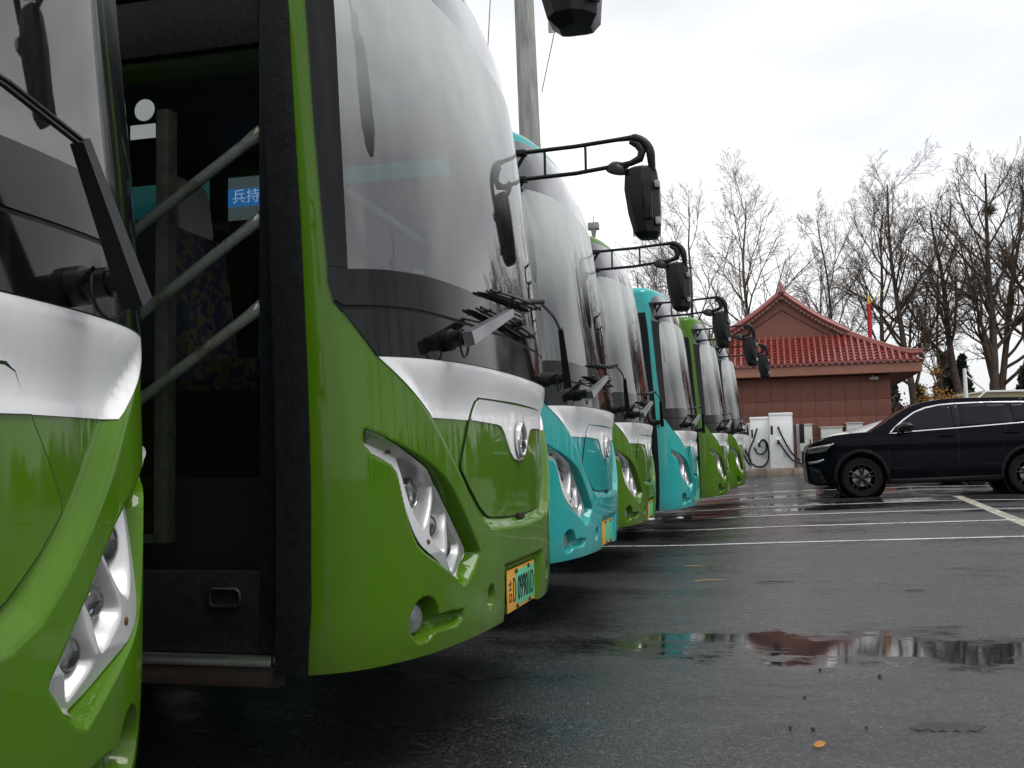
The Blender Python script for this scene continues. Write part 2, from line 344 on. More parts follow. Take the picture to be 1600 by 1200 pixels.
ys = np.unique(np.concatenate([np.linspace(-120, -10, 10), np.linspace(-10, 40, 101), np.linspace(40, 600, 30)]))
gx, gy = np.meshgrid(xs, ys, indexing='ij'); gzz = terrain(gx, gy)
ny = len(ys)
GV = np.stack([gx, gy, gzz], -1).reshape(-1, 3)
GF = [(i * ny + j, (i + 1) * ny + j, (i + 1) * ny + j + 1, i * ny + j + 1) for i in range(len(xs) - 1) for j in range(ny - 1)]
put('ground', mesh('ground', GV, GF, M['ground'], True), kind='structure')
def m_line():
    m, t, b = NM('worn_road_paint'); c = node(t, 'ShaderNodeTexCoord').outputs['Object']
    w = ramp(t, mth(t, 'ADD', noise(t, 28, 5, 0.7, vec=c), mth(t, 'MULTIPLY_ADD', noise(t, 2.0, 4, 0.6, vec=c), 0.5, -0.25)), (0.36, 0.0), (0.52, 1.0))
    t.links.new(mixc(t, w, (0.10, 0.10, 0.10), (0.66, 0.67, 0.66)), b.inputs['Base Color']); b.inputs['Roughness'].default_value = 0.4; return m
M['line'] = m_line()
def m_line2():
    m, t, b = NM('worn_cream_paint'); c = node(t, 'ShaderNodeTexCoord').outputs['Object']
    w = ramp(t, noise(t, 14, 5, 0.7, vec=c), (0.40, 0.0), (0.56, 1.0))
    t.links.new(mixc(t, w, (0.12, 0.115, 0.10), (0.50, 0.47, 0.38)), b.inputs['Base Color']); b.inputs['Roughness'].default_value = 0.45; return m
M['line2'] = m_line2()
def strip(name, x0, y0, x1, y1, w, mat):
    d = Vector((x1 - x0, y1 - y0, 0)); n = Vector((-d.y, d.x, 0)).normalized() * w / 2; k = 60; V = []; Fc = []
    for i in range(k + 1):
        p = Vector((x0, y0, 0)) + d * (i / k)
        for s in (-1, 1):
            q = p + n * s; V.append((q.x, q.y, gz(q.x, q.y) + 0.004))
        if i: Fc.append((2 * i - 2, 2 * i, 2 * i + 1, 2 * i - 1))
    put(name, mesh(name, V, Fc, mat, True), kind='structure')
for yl in (11.70, 13.82, 15.88, 17.98, 20.50, 22.9):
    strip('parking_line', -9.0, yl, 16.0, yl, 0.105, M['line'])
strip('parking_line', 3.86, 12.6, 4.17, 19.2, 0.17, M['line2'])

# ------------------------------------------------------------------ bus surface
BW, BB, BN = 1.16, 0.48, 2.75
_t = np.linspace(0, math.pi / 2, 3000)
_cx = -BB + BB * np.cos(_t) ** (2 / BN); _cy = BW * np.sin(_t) ** (2 / BN)
_cs = np.concatenate([[0], np.cumsum(np.hypot(np.diff(_cx), np.diff(_cy)))]); LC = float(_cs[-1])
RZ = [.28, .35, .46, .65, 1.0, 1.31, 1.67, 2.1, 2.4, 2.68, 2.82, 2.96, 3.05]; RX = [.065, .03, .01, 0, 0, .015, .045, .095, .125, .165, .195, .25, .30]
WZ = [.28, .46, 1.5, 2.0, 2.6, 2.9, 3.05]; WX = [.985, 1, 1, .99, .98, .97, .962]
_zd = np.linspace(0.1, 3.3, 801); _kk = np.exp(-0.5 * (np.arange(-60, 61) / 14.0) ** 2); _kk /= _kk.sum()
def _smooth(zs, vs_): return np.convolve(np.pad(np.interp(_zd, zs, vs_), 60, mode='edge'), _kk, 'valid')
RZ, RX = _zd, _smooth(RZ, RX); WZ, WX = _zd, _smooth(WZ, WX)
def S(a, z):
    a = np.asarray(a, float); z = np.asarray(z, float); s = np.abs(a)
    x = np.where(s <= LC, np.interp(s, _cs, _cx), -BB - (s - LC)); y = np.where(s <= LC, np.interp(s, _cs, _cy), BW) * np.sign(a)
    wt = ss(-1.0, 0.1, x) / float(ss(-1.0, 0.1, 0.0))
    return np.stack([x - np.interp(z, RZ, RX) * wt, y * np.interp(z, WZ, WX), z + 0 * x], -1)
def Nrm(a, z, fn=S, h=2e-3):
    n = np.cross(fn(a + h, z) - fn(a - h, z), fn(a, z + h) - fn(a, z - h)); return n / np.linalg.norm(n, axis=-1, keepdims=True)
HLP = [(-1.142, 1.101), (-1.104, 1.088), (-1.068, 1.07), (-1.031, 1.052), (-0.989, 1.03), (-0.943, 1.007), (-0.893, 0.979), (-0.846, 0.942), (-0.803, 0.902), (-0.749, 0.842), (-0.699, 0.785), (-0.646, 0.727), (-0.625, 0.7), (-0.63, 0.683), (-0.66, 0.658), (-0.697, 0.622), (-0.71, 0.618), (-0.764, 0.643), (-0.827, 0.679), (-0.876, 0.704), (-0.914, 0.724), (-0.949, 0.75), (-0.972, 0.784), (-0.985, 0.817), (-1.0, 0.868), (-1.015, 0.928), (-1.026, 0.97), (-1.038, 0.991), (-1.052, 1.006), (-1.075, 1.017), (-1.102, 1.029), (-1.123, 1.041), (-1.135, 1.063), (-1.142, 1.088)]
BROW = [(-1.152, 1.111), (-1.112, 1.098), (-1.062, 1.08), (-1.007, 1.057), (-0.933, 1.024), (-0.861, 0.987), (-0.812, 0.955), (-0.759, 0.906), (-0.701, 0.839), (-0.637, 0.766), (-0.584, 0.707), (-0.578, 0.689), (-0.626, 0.636), (-0.672, 0.599), (-0.704, 0.590)]
HLR = BROW + [(-0.77, 0.632), (-0.835, 0.668), (-0.93, 0.718), (-0.965, 0.745), (-0.99, 0.79), (-1.015, 0.87), (-1.04, 0.97), (-1.06, 0.998), (-1.12, 1.025), (-1.152, 1.06)]
POCK = [[(-1.006, 1.021), (-0.964, 1.009), (-0.915, 0.984), (-0.87, 0.952), (-0.838, 0.923), (-0.86, 0.866), (-0.889, 0.821), (-0.919, 0.794), (-0.941, 0.805), (-0.967, 0.848), (-0.986, 0.909), (-0.998, 0.969)],
        [(-0.825, 0.903), (-0.795, 0.878), (-0.759, 0.833), (-0.78, 0.776), (-0.8, 0.71), (-0.843, 0.732), (-0.89, 0.774), (-0.873, 0.829), (-0.847, 0.875)],
        [(-0.75, 0.813), (-0.71, 0.771), (-0.674, 0.729), (-0.692, 0.681), (-0.714, 0.637), (-0.754, 0.662), (-0.786, 0.699), (-0.771, 0.746)]]
VP = [(0, 1.36), (-1.10, 1.345), (-0.895, 1.150), (-0.755, 0.985), (-0.665, 0.885), (-0.572, 0.800), (-0.485, 0.760), (-0.30, 0.748), (0, 0.743)]
VPF = VP + [(-a, z) for a, z in VP[::-1]]
SCOOP = [(-0.93, 0.545), (-0.862, 0.527), (-0.703, 0.524), (-0.704, 0.488), (-0.739, 0.471), (-0.864, 0.464), (-0.93, 0.49)]
PREC = [(-0.335, 0.632), (0.335, 0.632), (0.30, 0.40), (-0.30, 0.40)]
def relief(a, z, pit=False):
    """depth of the moulded front, evaluated for the right half and mirrored"""
    sh = np.shape(a); a = np.ravel(np.asarray(a, float)); z = np.ravel(np.broadcast_to(np.asarray(z, float), sh)); A = -np.abs(a)
    P = np.stack([A, z], -1); r = np.zeros(len(A))
    m = (z < 1.36) & (A > -1.25)
    if not m.any(): return r.reshape(sh)
    Q = P[m]; q = np.zeros(len(Q))
    dv = sdist(Q, VPF); q -= 0.036 * ss(0.0, 0.05, dv) * ss(1.335, 1.17, Q[:, 1])
    ih = inside(Q, HLR); db = pdist(Q, BROW, False)
    t = np.clip(1 - (db - 0.03) / 0.24, 0, 1)
    q -= np.where(ih, 0.058 * ss(0.002, 0.040, db) * (0.15 + 0.85 * t) * ss(0, 0.012, pdist(Q, HLR)), 0)
    d1 = 1 - np.hypot((Q[:, 0] + 0.925) / 0.067, (Q[:, 1] - 0.515) / 0.073)
    q -= np.maximum(0.060 * ss(0.0, 0.22, d1), 0.034 * ss(0, 0.016, sdist(Q, SCOOP)))
    d2 = 1 - np.hypot((Q[:, 0] + 0.478) / 0.033, (Q[:, 1] - 0.53) / 0.046); q -= 0.035 * ss(0, 0.35, d2)
    q -= 0.034 * ss(0, 0.028, sdist(Q, PREC))
    if pit: q -= 0.09 * ss(-0.006, 0.006, sdist(Q, HLP))
    r[m] = q; return r.reshape(sh)
def SD(a, z):
    a, z = np.broadcast_arrays(np.asarray(a, float), np.asarray(z, float))
    return S(a, z) + Nrm(a, z) * relief(a, z)[..., None]
def SDP(a, z):
    a, z = np.broadcast_arrays(np.asarray(a, float), np.asarray(z, float))
    return S(a, z) + Nrm(a, z) * relief(a, z, True)[..., None]
def patch(name, poly, mat, off=0.004, th=0.012, step=0.02, fn=SD, extra=None):
    """a sheet cut to an outline in (a, z), laid on the bus surface with real thickness"""
    bm = bmesh.new(); f = bm.faces.new([bm.verts.new((p[0], p[1], 0)) for p in poly]); f.normal_update(); bmesh.ops.triangulate(bm, faces=[f], ngon_method='EAR_CLIP')
    P = np.asarray(poly); stp = step if isinstance(step, (tuple, list)) else (step, step)
    for ax in (0, 1):
        lo, hi = P[:, ax].min(), P[:, ax].max(); n = max(1, int(math.ceil((hi - lo) / stp[ax])))
        for k in range(1, n):
            co = [0, 0, 0]; co[ax] = lo + (hi - lo) * k / n; no = [0, 0, 0]; no[ax] = 1
            bmesh.ops.bisect_plane(bm, geom=bm.verts[:] + bm.edges[:] + bm.faces[:], plane_co=co, plane_no=no, dist=1e-6)
    bm.normal_update(); flip = sum(fc.normal.z * fc.calc_area() for fc in bm.faces) < 0
    if flip: bmesh.ops.reverse_faces(bm, faces=bm.faces[:])
    bm.verts.index_update()
    A = np.array([v.co[:2] for v in bm.verts]); tri = [[v.index for v in fc.verts] for fc in bm.faces]
    edges = [(e.verts[0].index, e.verts[1].index, e.link_faces[0]) for e in bm.edges if len(e.link_faces) == 1]
    bed = []
    for i, j, fc in edges:
        vs_ = [v.index for v in fc.verts]; k = vs_.index(i)
        bed.append((i, j) if vs_[(k + 1) % len(vs_)] == j else (j, i))
    bm.free()
    g = (lambda a, z: fn(a, z) + Nrm(a, z)*extra(a, z)[..., None]) if extra is not None else fn
    nn = Nrm(A[:, 0], A[:, 1], g); P3 = g(A[:, 0], A[:, 1]); nb = Nrm(A[:, 0], A[:, 1])
    top = P3 + nb * off; bot = P3 + nb * (off - th); n = len(A)
    V = list(top) + list(top) + list(bot); NN = list(nn) + [None] * (2 * n); Fc = list(tri)
    rim = np.zeros((n, 3))
    for i, j in bed:
        e = top[j] - top[i]; o = np.cross(e, nb[i]); o /= (np.linalg.norm(o) + 1e-9); rim[i] += o; rim[j] += o
        Fc.append((n + j, n + i, 2 * n + i, 2 * n + j))
    rim = rim / (np.linalg.norm(rim, axis=1, keepdims=True) + 1e-9) + nb * 1e-6
    NN = np.concatenate([nn, rim, rim])
    return mesh(name, V, Fc, mat, True, NN)
def mir(poly): return [(-a, z) for a, z in poly][::-1]
LEN = 8.3
# outline of the windscreen (right half listed bottom to top)
WSR = [(0, 1.484), (-0.5, 1.478), (-0.93, 1.490), (-1.11, 1.486), (-1.19, 1.483), (-1.222, 1.50), (-1.236, 1.564), (-1.240, 1.756), (-1.245, 2.05), (-1.246, 2.45), (-1.24, 2.67), (-1.21, 2.84), (-1.14, 2.945), (-1.02, 2.985), (-0.6, 2.992), (0, 2.995)]
WSP = WSR + [(-a, z) for a, z in WSR[-2:0:-1]]
def body_mesh():
    V, Fc = [], []
    def grid(av, zf, keep=None, fn=SD):
        b = len(V); na, nz = len(av), zf(av[0]).size
        aa = np.repeat(np.asarray(av)[:, None], nz, 1); zz = np.stack([zf(a) for a in av])
        V.extend(fn(aa, zz).reshape(-1, 3).tolist())
        ca = (aa[:-1, :-1] + aa[1:, 1:]) / 2; cz = (zz[:-1, :-1] + zz[1:, 1:]) / 2
        ok = np.ones(ca.shape, bool) if keep is None else keep(ca.ravel(), cz.ravel()).reshape(ca.shape)
        for i in range(na - 1):
            for j in range(nz - 1):
                if ok[i, j]: Fc.append((b + i * nz + j, b + (i + 1) * nz + j, b + (i + 1) * nz + j + 1, b + i * nz + j + 1))
    zb = lambda a: 0.385 + 0.035 * (1 - min(1, (a / 1.31) ** 2))
    tl = np.linspace(0, 1, 175); th_ = np.linspace(1.36, 3.0, 42)
    ins = lambda a, z: ~(inside(np.stack([a, z], -1), WSP) & (pdist(np.stack([a, z], -1), WSP) > 0.045))
    _ah = np.unique(np.concatenate([np.linspace(0, 0.55, 56), np.linspace(0.55, 1.18, 127), np.linspace(1.18, 1.31, 14)])); _af = np.concatenate([-_ah[::-1], _ah[1:]])
    grid(_af, lambda a: np.concatenate([zb(a) + (1.36 - zb(a)) * tl, th_[1:]]), ins, SDP)
    # turned-under lower edge
    b = len(V); av = np.linspace(-1.31, 1.31, 90)
    for a in av:
        z0 = zb(a); p = SD(np.array(a), np.array(z0)); n = Nrm(np.array(a), np.array(z0)); V.append(p.tolist()); q = p - n * 0.07; q[2] = z0 + 0.012; V.append(q.tolist())
    for i in range(len(av) - 1): Fc.append((b + 2 * i, b + 2 * i + 1, b + 2 * i + 3, b + 2 * i + 2))
    # flanks, open where the door and the windows are
    AE = LC + LEN - BB
    win = [(2.98 + 1.24 * k, 2.98 + 1.24 * k + 1.12) for k in range(5)]
    def side(s, holes, gap=None):
        cuts = sorted({1.31, AE} | {c for h in holes for c in h})
        fine = []
        for a0, a1 in zip(cuts[:-1], cuts[1:]): fine += list(np.linspace(a0, a1, max(2, int((a1 - a0) / 0.12) + 2)))[:-1]
        fine.append(AE)
        zr = np.array([.385, .46, .7, 1.0, 1.2, 1.40, 1.60, 2.0, 2.3, 2.62, 2.75, 2.9, 3.0])
        def keep(a, z):
            r = np.ones(len(a), bool); aa = np.abs(a)
            for h0, h1 in holes: r &= ~((aa > h0) & (aa < h1) & (z > 1.40) & (z < 2.62))
            if gap: r &= ~((aa > gap[0]) & (aa < gap[1]) & (z < 2.75))
            return r
        av = np.array(fine) * s
        if s < 0: av = av[::-1]
        grid(av, lambda a: zr, keep, S)
    side(-1, [(1.42, 2.60)] + win, (1.42, 2.60)); side(1, [(1.52, 2.86)] + win)
    # roof
    at = np.linspace(-AE, AE, 240); base = S(at, np.full(240, 3.0)); nn = Nrm(at, np.full(240, 3.0)); nn[:, 2] = 0; nn /= np.linalg.norm(nn, axis=1, keepdims=True)
    rings = []
    for th in np.linspace(0, math.pi / 2, 8):
        e = 0.17 * (1 - math.cos(th)); p = base - nn * e; p[:, 2] = 3.0 + 0.095 * math.sin(th); rings.append(p)
    for k in (0.35, 0.7, 1.0):
        p = rings[7].copy(); p[:, 1] *= (1 - k); p[:, 2] += 0.03 * (1 - (1 - k) ** 2); rings.append(p)
    b = len(V)
    for p in rings: V.extend(p.tolist())
    for i in range(len(rings) - 1):
        for j in range(239): Fc.append((b + i * 240 + j, b + i * 240 + j + 1, b + (i + 1) * 240 + j + 1, b + (i + 1) * 240 + j))
    # tail wall
    b = len(V); xr = float(S(np.array(AE), np.array(1.0))[0])
    for z in (.385, 1.5, 2.2, 2.6, 2.9, 3.0, 3.095): w = BW * float(np.interp(z, WZ, WX)) * (1 if z < 3.05 else .86); V.append((xr, -w, z)); V.append((xr, w, z))
    for i in range(6): Fc.append((b + 2 * i, b + 2 * i + 1, b + 2 * i + 3, b + 2 * i + 2))
    me = mesh('bus_body', V, Fc, M['green'], True); me.set_sharp_from_angle(angle=R(50))
    bm = bmesh.new(); bm.from_mesh(me); bmesh.ops.remove_doubles(bm, verts=bm.verts, dist=0.0004); bm.to_mesh(me); bm.free()
    return me
def text_mesh(s, size, mat, name, ext=0.0015):
    cu = bpy.data.curves.new(name, 'FONT'); cu.body = s; cu.size = size; cu.extrude = ext; cu.offset = -0.0013; cu.align_x = 'CENTER'; cu.align_y = 'CENTER'
    o = bpy.data.objects.new(name, cu); COL.objects.link(o); bpy.context.view_layer.update()
    me = bpy.data.meshes.new_from_object(o.evaluated_get(bpy.context.evaluated_depsgraph_get())); me.materials.clear(); me.materials.append(mat)
    bpy.data.objects.remove(o); return me
FACE = Matrix(((0, 0, 1, 0), (1, 0, 0, 0), (0, 1, 0, 0), (0, 0, 0, 1)))      # text plane turned to face +X
def at(a, z, off=0.0, fn=SD):
    a_, z_ = np.array(float(a)), np.array(float(z)); return Vector((fn(a_, z_) + Nrm(a_, z_) * off).tolist())
def make_bus():
    root = empty('city_bus', (0, 0, 0))
    P = lambda name, me, par=root: put(name, me, par)
    P('body', body_mesh())
    # ---- glass and front bands
    
    GI = [(0, 1.583), (-0.57, 1.598), (-0.87, 1.606), (-1.05, 1.602), (-1.172, 1.594), (-1.168, 1.76), (-1.158, 2.06), (-1.145, 2.46), (-1.125, 2.62), (-1.08, 2.655), (-0.8, 2.665), (0, 2.668)]
    inn = [(a, z) for a, z in GI]; full_in = GI + [(-a, z) for a, z in GI[-2:0:-1]]
    P('windshield', patch('windshield', full_in, M['windshield'], 0.006, 0.005, (0.04, 0.08)))
    low = [p for p in WSR[:6]] + [(-1.236, 1.56), (-1.234, 1.60)] + [(-1.172, 1.594), (-1.05, 1.602), (-0.87, 1.606), (-0.57, 1.598), (0, 1.583)]
    lowF = low[:8] + low[8:] + [(-a, z) for a, z in low[::-1][1:]]; lowF = lowF[:-1]
    bd = P('windshield_border', patch('windshield_border', lowF, M['gloss'], 0.006, 0.010, (0.04, 0.05)))
    sd_ = [(-1.234, 1.602), (-1.240, 1.756), (-1.245, 2.05), (-1.246, 2.45), (-1.24, 2.66), (-1.128, 2.635), (-1.145, 2.46), (-1.158, 2.06), (-1.168, 1.76), (-1.172, 1.596)]
    P('windshield_border', patch('windshield_border', sd_, M['gloss'], 0.006, 0.010, (0.03, 0.08)))
    P('windshield_border', patch('windshield_border', mir(sd_), M['gloss'], 0.006, 0.010, (0.03, 0.08)))
    hd = [(0, 2.668), (-0.8, 2.665), (-1.08, 2.655), (-1.128, 2.637), (-1.24, 2.662), (-1.21, 2.835), (-1.14, 2.94), (-1.02, 2.98), (-0.6, 2.987), (0, 2.99)]
    P('destination_panel', patch('destination_panel', hd + [(-a, z) for a, z in hd[-2:0:-1]], M['header'], 0.006, 0.010, (0.04, 0.06)))
    seam = [(0, 1.472), (-0.5, 1.467), (-0.93, 1.478), (-1.11, 1.474), (-1.195, 1.466), (-1.103, 1.342), (-1.094, 1.3305), (-0.9, 1.3345), (-0.5, 1.3365), (0, 1.3385)]
    P('cowl_panel', patch('cowl_panel', seam + [(-a, z) for a, z in seam[-2:0:-1]], M['gloss'], 0.006, 0.012, (0.04, 0.04)))
    P('cowl_seam', patch('cowl_seam', [(-1.2, 1.462), (1.2, 1.462), (1.225, 1.495), (0.93, 1.503), (0, 1.496), (-0.93, 1.503), (-1.225, 1.495)], M['rubber'], 0.0022, 0.006, (0.05, 0.05)))
    sil = [(-1.092, 1.328), (-0.9, 1.332), (-0.5, 1.334), (0, 1.336), (0.5, 1.334), (0.9, 1.332), (1.092, 1.328), (0.866, 1.149), (0.584, 1.147), (0.535, 1.214), (0.505, 1.230), (0, 1.234), (-0.505, 1.230), (-0.535, 1.214), (-0.584, 1.147), (-0.866, 1.149)]
    P('silver_band', patch('silver_band', sil, M['silver'], 0.004, 0.010, (0.02, 0.02)))
    # ---- bonnet hatch
    hh = [(0, 1.228), (-0.50, 1.224), (-0.525, 1.215), (-0.575, 1.146), (-0.623, 1.069), (-0.662, 0.998), (-0.662, 0.978), (-0.596, 0.912), (-0.511, 0.845), (-0.45, 0.814), (-0.411, 0.805), (-0.227, 0.796), (0, 0.791)]
    hF = hh + [(-a, z) for a, z in hh[-2:0:-1]]
    grow = lambda poly, k, c: [(a * (1 + k), c + (z - c) * (1 + k)) for a, z in poly]
    P('hatch_gasket', patch('hatch_gasket', [tuple(np.array(p) + 0.0060 * (np.array(p) - np.array([0, 1.0])) / (np.hypot(p[0], p[1] - 1.0) + 1e-9)) for p in hF], M['void'], 0.0048, 0.008, (0.04, 0.04)))
    hat = P('hatch', patch('hatch', hF, M['green'], 0.007, 0.012, (0.03, 0.03)))
    pl = [(-0.492, 1.222), (-0.52, 1.213), (-0.572, 1.147), (-0.30, 1.140), (-0.245, 1.134), (-0.205, 1.11), (-0.165, 1.07), (-0.125, 1.035), (-0.075, 1.012), (0, 1.004)]
    put('hatch_trim', patch('hatch_trim', pl + [(-a, z) for a, z in pl[-2::-1]], M['silver'], 0.013, 0.010, (0.02, 0.02)), hat)
    em = MB(); c0 = at(0, 1.088, 0.016)
    ring = [(c0.x + 0.010, c0.y + 0.060 * math.cos(t), c0.z + 0.064 * math.sin(t)) for t in np.linspace(0, 2 * math.pi, 33)]
    em.tube(ring, 0.011, 8, False)
    o = c0 + Vector((0.004, 0, 0))
    for poly in ([(-0.012, -0.055), (0.010, -0.045), (0.012, 0.035), (0.002, 0.105), (-0.010, 0.035)], [(0.008, -0.015), (0.050, -0.040), (0.034, -0.012), (0.012, 0.020)], [(-0.010, 0.030), (-0.046, -0.030), (-0.028, -0.034), (-0.008, 0.0)]):
        em.prism(poly, o, (0, 1, 0), (0, 0, 1), (1, 0, 0), 0.016)
    put('emblem', em.me('emblem', M['chrome'], True, 30), hat)
    hk = MB().box((at(0, .78).x - 0.03, -0.055, 0.775), (at(0, .78).x + 0.012, 0.055, 0.798), 0.004); put('hatch_latch', hk.me('hatch_latch', M['void'], True, 30), hat)
    # ---- headlamps
    hl = smooth_poly(HLP, 3)
    pk = [smooth_poly(p, 8) for p in POCK]
    def lampx(sgn):
        def ex(a, z):
            A = np.where(np.sign(a) == sgn, -np.abs(a), np.abs(a) + 5); sh = np.shape(A); Q = np.stack([np.ravel(A), np.ravel(z)], -1); r = np.zeros(len(Q))
            for p, dp in zip(pk, (0.055, 0.05, 0.04)): r -= dp * ss(0, 0.030, sdist(Q, p)) 
            return r.reshape(sh)
        return ex
    for sg in (-1, 1):
        po = hl if sg < 0 else mir(hl)
        gp = [(a * 1.0, z) for a, z in po]; cxx = np.mean([a for a, z in gp]); czz = np.mean([z for a, z in gp])
        H = P('headlamp', patch('headlamp', po, M['reflector'], 0.011, 0.03, 0.0042, SD, lampx(sg)))
        pass
        for (a, z), rr_, dep in (((0.945, 0.905), 0.047, 0.008), ((0.838, 0.798), 0.034, 0.006), ((0.742, 0.718), 0.034, 0.006)):
            p = at(sg * a, z, -0.045); n = Vector((0.93, sg * 0.30, 0.08)).normalized()
            L = MB(); L.lathe([(rr_ * 0.98, 0.020), (rr_ * 0.94, 0.030), (rr_ * 0.75, 0.040), (rr_ * 0.4, 0.046), (0.001, 0.048)], p, n, 28, False); put('lens', L.me('lens', M['lens'], True, 60), H)
            L2 = MB(); L2.lathe([(rr_ * 1.04, -0.045), (rr_ * 1.10, 0.020), (rr_ * 1.06, 0.026), (rr_ * 0.97, 0.022), (rr_ * 0.80, -0.004), (rr_ * 0.45, -0.022), (0.004, -0.026)], p, n, 28, False); put('lamp_bowl', L2.me('lamp_bowl', M['bowl'], True, 40), H)
            put('bulb', MB().lathe([(0.010, -0.026), (0.010, 0.0), (0.007, 0.010), (0.001, 0.013)], p, n, 12).me('bulb', M['steel'], True, 50), H)
        for a, z in ((1.046, 1.041), (0.905, 0.753)):
            p = at(sg * a, z, 0.010); n = Vector(Nrm(np.array(sg * a), np.array(z)).tolist())
            put('screw', MB().lathe([(0.009, -0.004), (0.009, 0.002), (0.005, 0.004)], p, n, 12).me('screw', M['screw'], True, 40), H)
        # fog lamp, towing hole
        p = at(sg * 0.95, 0.515, -0.002, SD); n = Vector((0.85, sg * 0.5, 0)).normalized(); base = at(sg * 0.935, 0.513, 0.0)
        P('fog_lamp', MB().lathe([(0.050, -0.02), (0.050, 0.006), (0.044, 0.014), (0.01, 0.020)], base, n, 24).me('fog_lamp', M['steel'], True, 40))
        P('towing_hole', patch('towing_hole', [(sg * 0.478 + 0.024 * math.cos(t), 0.53 + 0.036 * math.sin(t)) for t in np.linspace(0, 2 * math.pi, 20, endpoint=False)], M['void'], 0.002, 0.004, 0.02))
    # ---- wipers
    def wiper(sg, piv, el, tip, bl):
        w = root_w = P('wiper', None); w.empty_display_size = 0.05
        b0 = at(*piv, 0.0); b1 = at(*piv, 0.075); b2 = at(*piv, 0.11)
        g = MB().tube([b0, at(*piv, 0.03), at(*piv, 0.032), b1], [0.036, 0.036, 0.028, 0.028], 14); g.tube([at(*piv, 0.05), at(*piv, 0.115)], 0.022, 12)
        put('pivot', g.me('pivot', M['plastic'], True, 40), w)
        e = at(*el, 0.11); d = (e - b2).normalized(); n = (b1 - b0).normalized(); sdv = d.cross(n).normalized()
        arm = MB(); q = [(-0.026, -0.018), (0.026, -0.018), (0.022, 0.02), (-0.022, 0.02)]; q2 = [(-0.015, -0.010), (0.015, -0.010), (0.013, 0.013), (-0.013, 0.013)]
        s0 = b2 - d * 0.045
        V = [s0 + sdv * x + n * y for x, y in q] + [e + sdv * x + n * y for x, y in q2]
        arm.add(V, [(3, 2, 1, 0), (4, 5, 6, 7)] + [(i, (i + 1) % 4, 4 + (i + 1) % 4, 4 + i) for i in range(4)])
        put('arm', arm.me('arm', M['arm_grey'] if sg < 0 else M['plastic'], True, 30), w)
        t = at(*tip, 0.075); rods = MB()
        for k in (-0.009, 0.009): rods.tube([e - d * 0.03 + sdv * k, e + sdv * k, e + (t - e) * 0.5 + sdv * k + n * 0.012, t + sdv * k], 0.0045, 6)
        put('rods', rods.me('rods', M['arm_grey'] if sg < 0 else M['plastic'], True, 30), w)
        blade = MB(); pts = [(bl[0] + (bl[2] - bl[0]) * k, bl[1] + (bl[3] - bl[1]) * k) for k in np.linspace(0, 1, 12)]
        blade.tube([at(a, z, 0.024) for a, z in pts], [0.004] + [0.009] * 10 + [0.004], 6); blade.tube([at(a, z, 0.042 + 0.012 * math.sin(math.pi * i / 11)) for i, (a, z) in enumerate(pts)], 0.006, 6)
        for i in (1, 4, 7, 10): blade.tube([at(*pts[i], 0.014), at(*pts[i], 0.056)], 0.0055, 6)
        mx = pts[6]; blade.tube([at(*mx, 0.02), t + n * 0.012], 0.012, 8)
        put('blade', blade.me('blade', M['plastic'], True, 40), w)
        loop = MB().tube([b0 + sdv * -0.03 * sg + n * 0.01] + [b1 + Vector((0.0, 0.05 * math.cos(t), 0.055 * math.sin(t) - 0.01)) for t in np.linspace(2.6, 6.2, 12)], 0.004, 6)
        put('hose', loop.me('hose', M['plastic'], True, 40), w)
    wiper(-1, (-0.776, 1.402), (-0.45, 1.52), (-0.16, 1.53), (-0.56, 1.535, 0.18, 1.51))
    wiper(1, (0.66, 1.375), (0.535, 1.585), (0.22, 1.665), (-0.44, 1.615, 0.42, 1.665))
    # ---- mirror on its long arm (right-hand side only)
    mr = P('mirror', None); mr.empty_display_size = 0.1; ym = -1.05
    br = MB(); p0 = at(-1.27, 2.86, 0.012); p1 = at(-1.27, 2.69, 0.012)
    br.box((-0.47, ym - 0.05, 2.685), (-0.40, ym + 0.03, 2.88), 0.006).box((-0.47, ym - 0.045, 2.855), (-0.30, ym + 0.02, 2.885), 0.005).box((-0.47, ym - 0.045, 2.69), (-0.30, ym + 0.02, 2.72), 0.005).tube([(-0.42, ym, 2.70), (-0.31, ym, 2.87)], 0.012, 8)
    br.box((-0.48, ym - 0.03, 2.69), (-0.43, ym + 0.10, 2.88), 0.004)
    put('bracket', br.me('bracket', M['plastic'], True, 35), mr)
    arm = MB(); bow = []
    for t in np.linspace(0, 1, 9): bow.append((0.33 + 0.12 * math.sin(t * math.pi / 2), ym, 2.79 + 0.115 * math.cos(t * math.pi / 2)))
    arm.tube([(-0.36, ym, 2.875), (0.0, ym, 2.885), (0.25, ym, 2.902)] + bow + [(0.455, ym + 0.02, 2.70)], [0.013] * 3 + [0.017] + [0.026] * 8 + [0.02], 10)
    arm.tube([(-0.36, ym, 2.71), (0.0, ym, 2.72), (0.25, ym, 2.745), (0.33, ym, 2.752), (0.385, ym, 2.775), (0.40, ym, 2.82), (0.375, ym, 2.86), (0.33, ym, 2.885)], [0.013] * 3 + [0.018, 0.024, 0.026, 0.024, 0.017], 10)
    for x in (-0.19, 0.06): arm.tube([(x, ym, 2.715), (x, ym, 2.885)], 0.008, 8)
    put('arm', arm.me('arm', M['plastic'], True, 50), mr)
    hd_ = MB(); secs = []
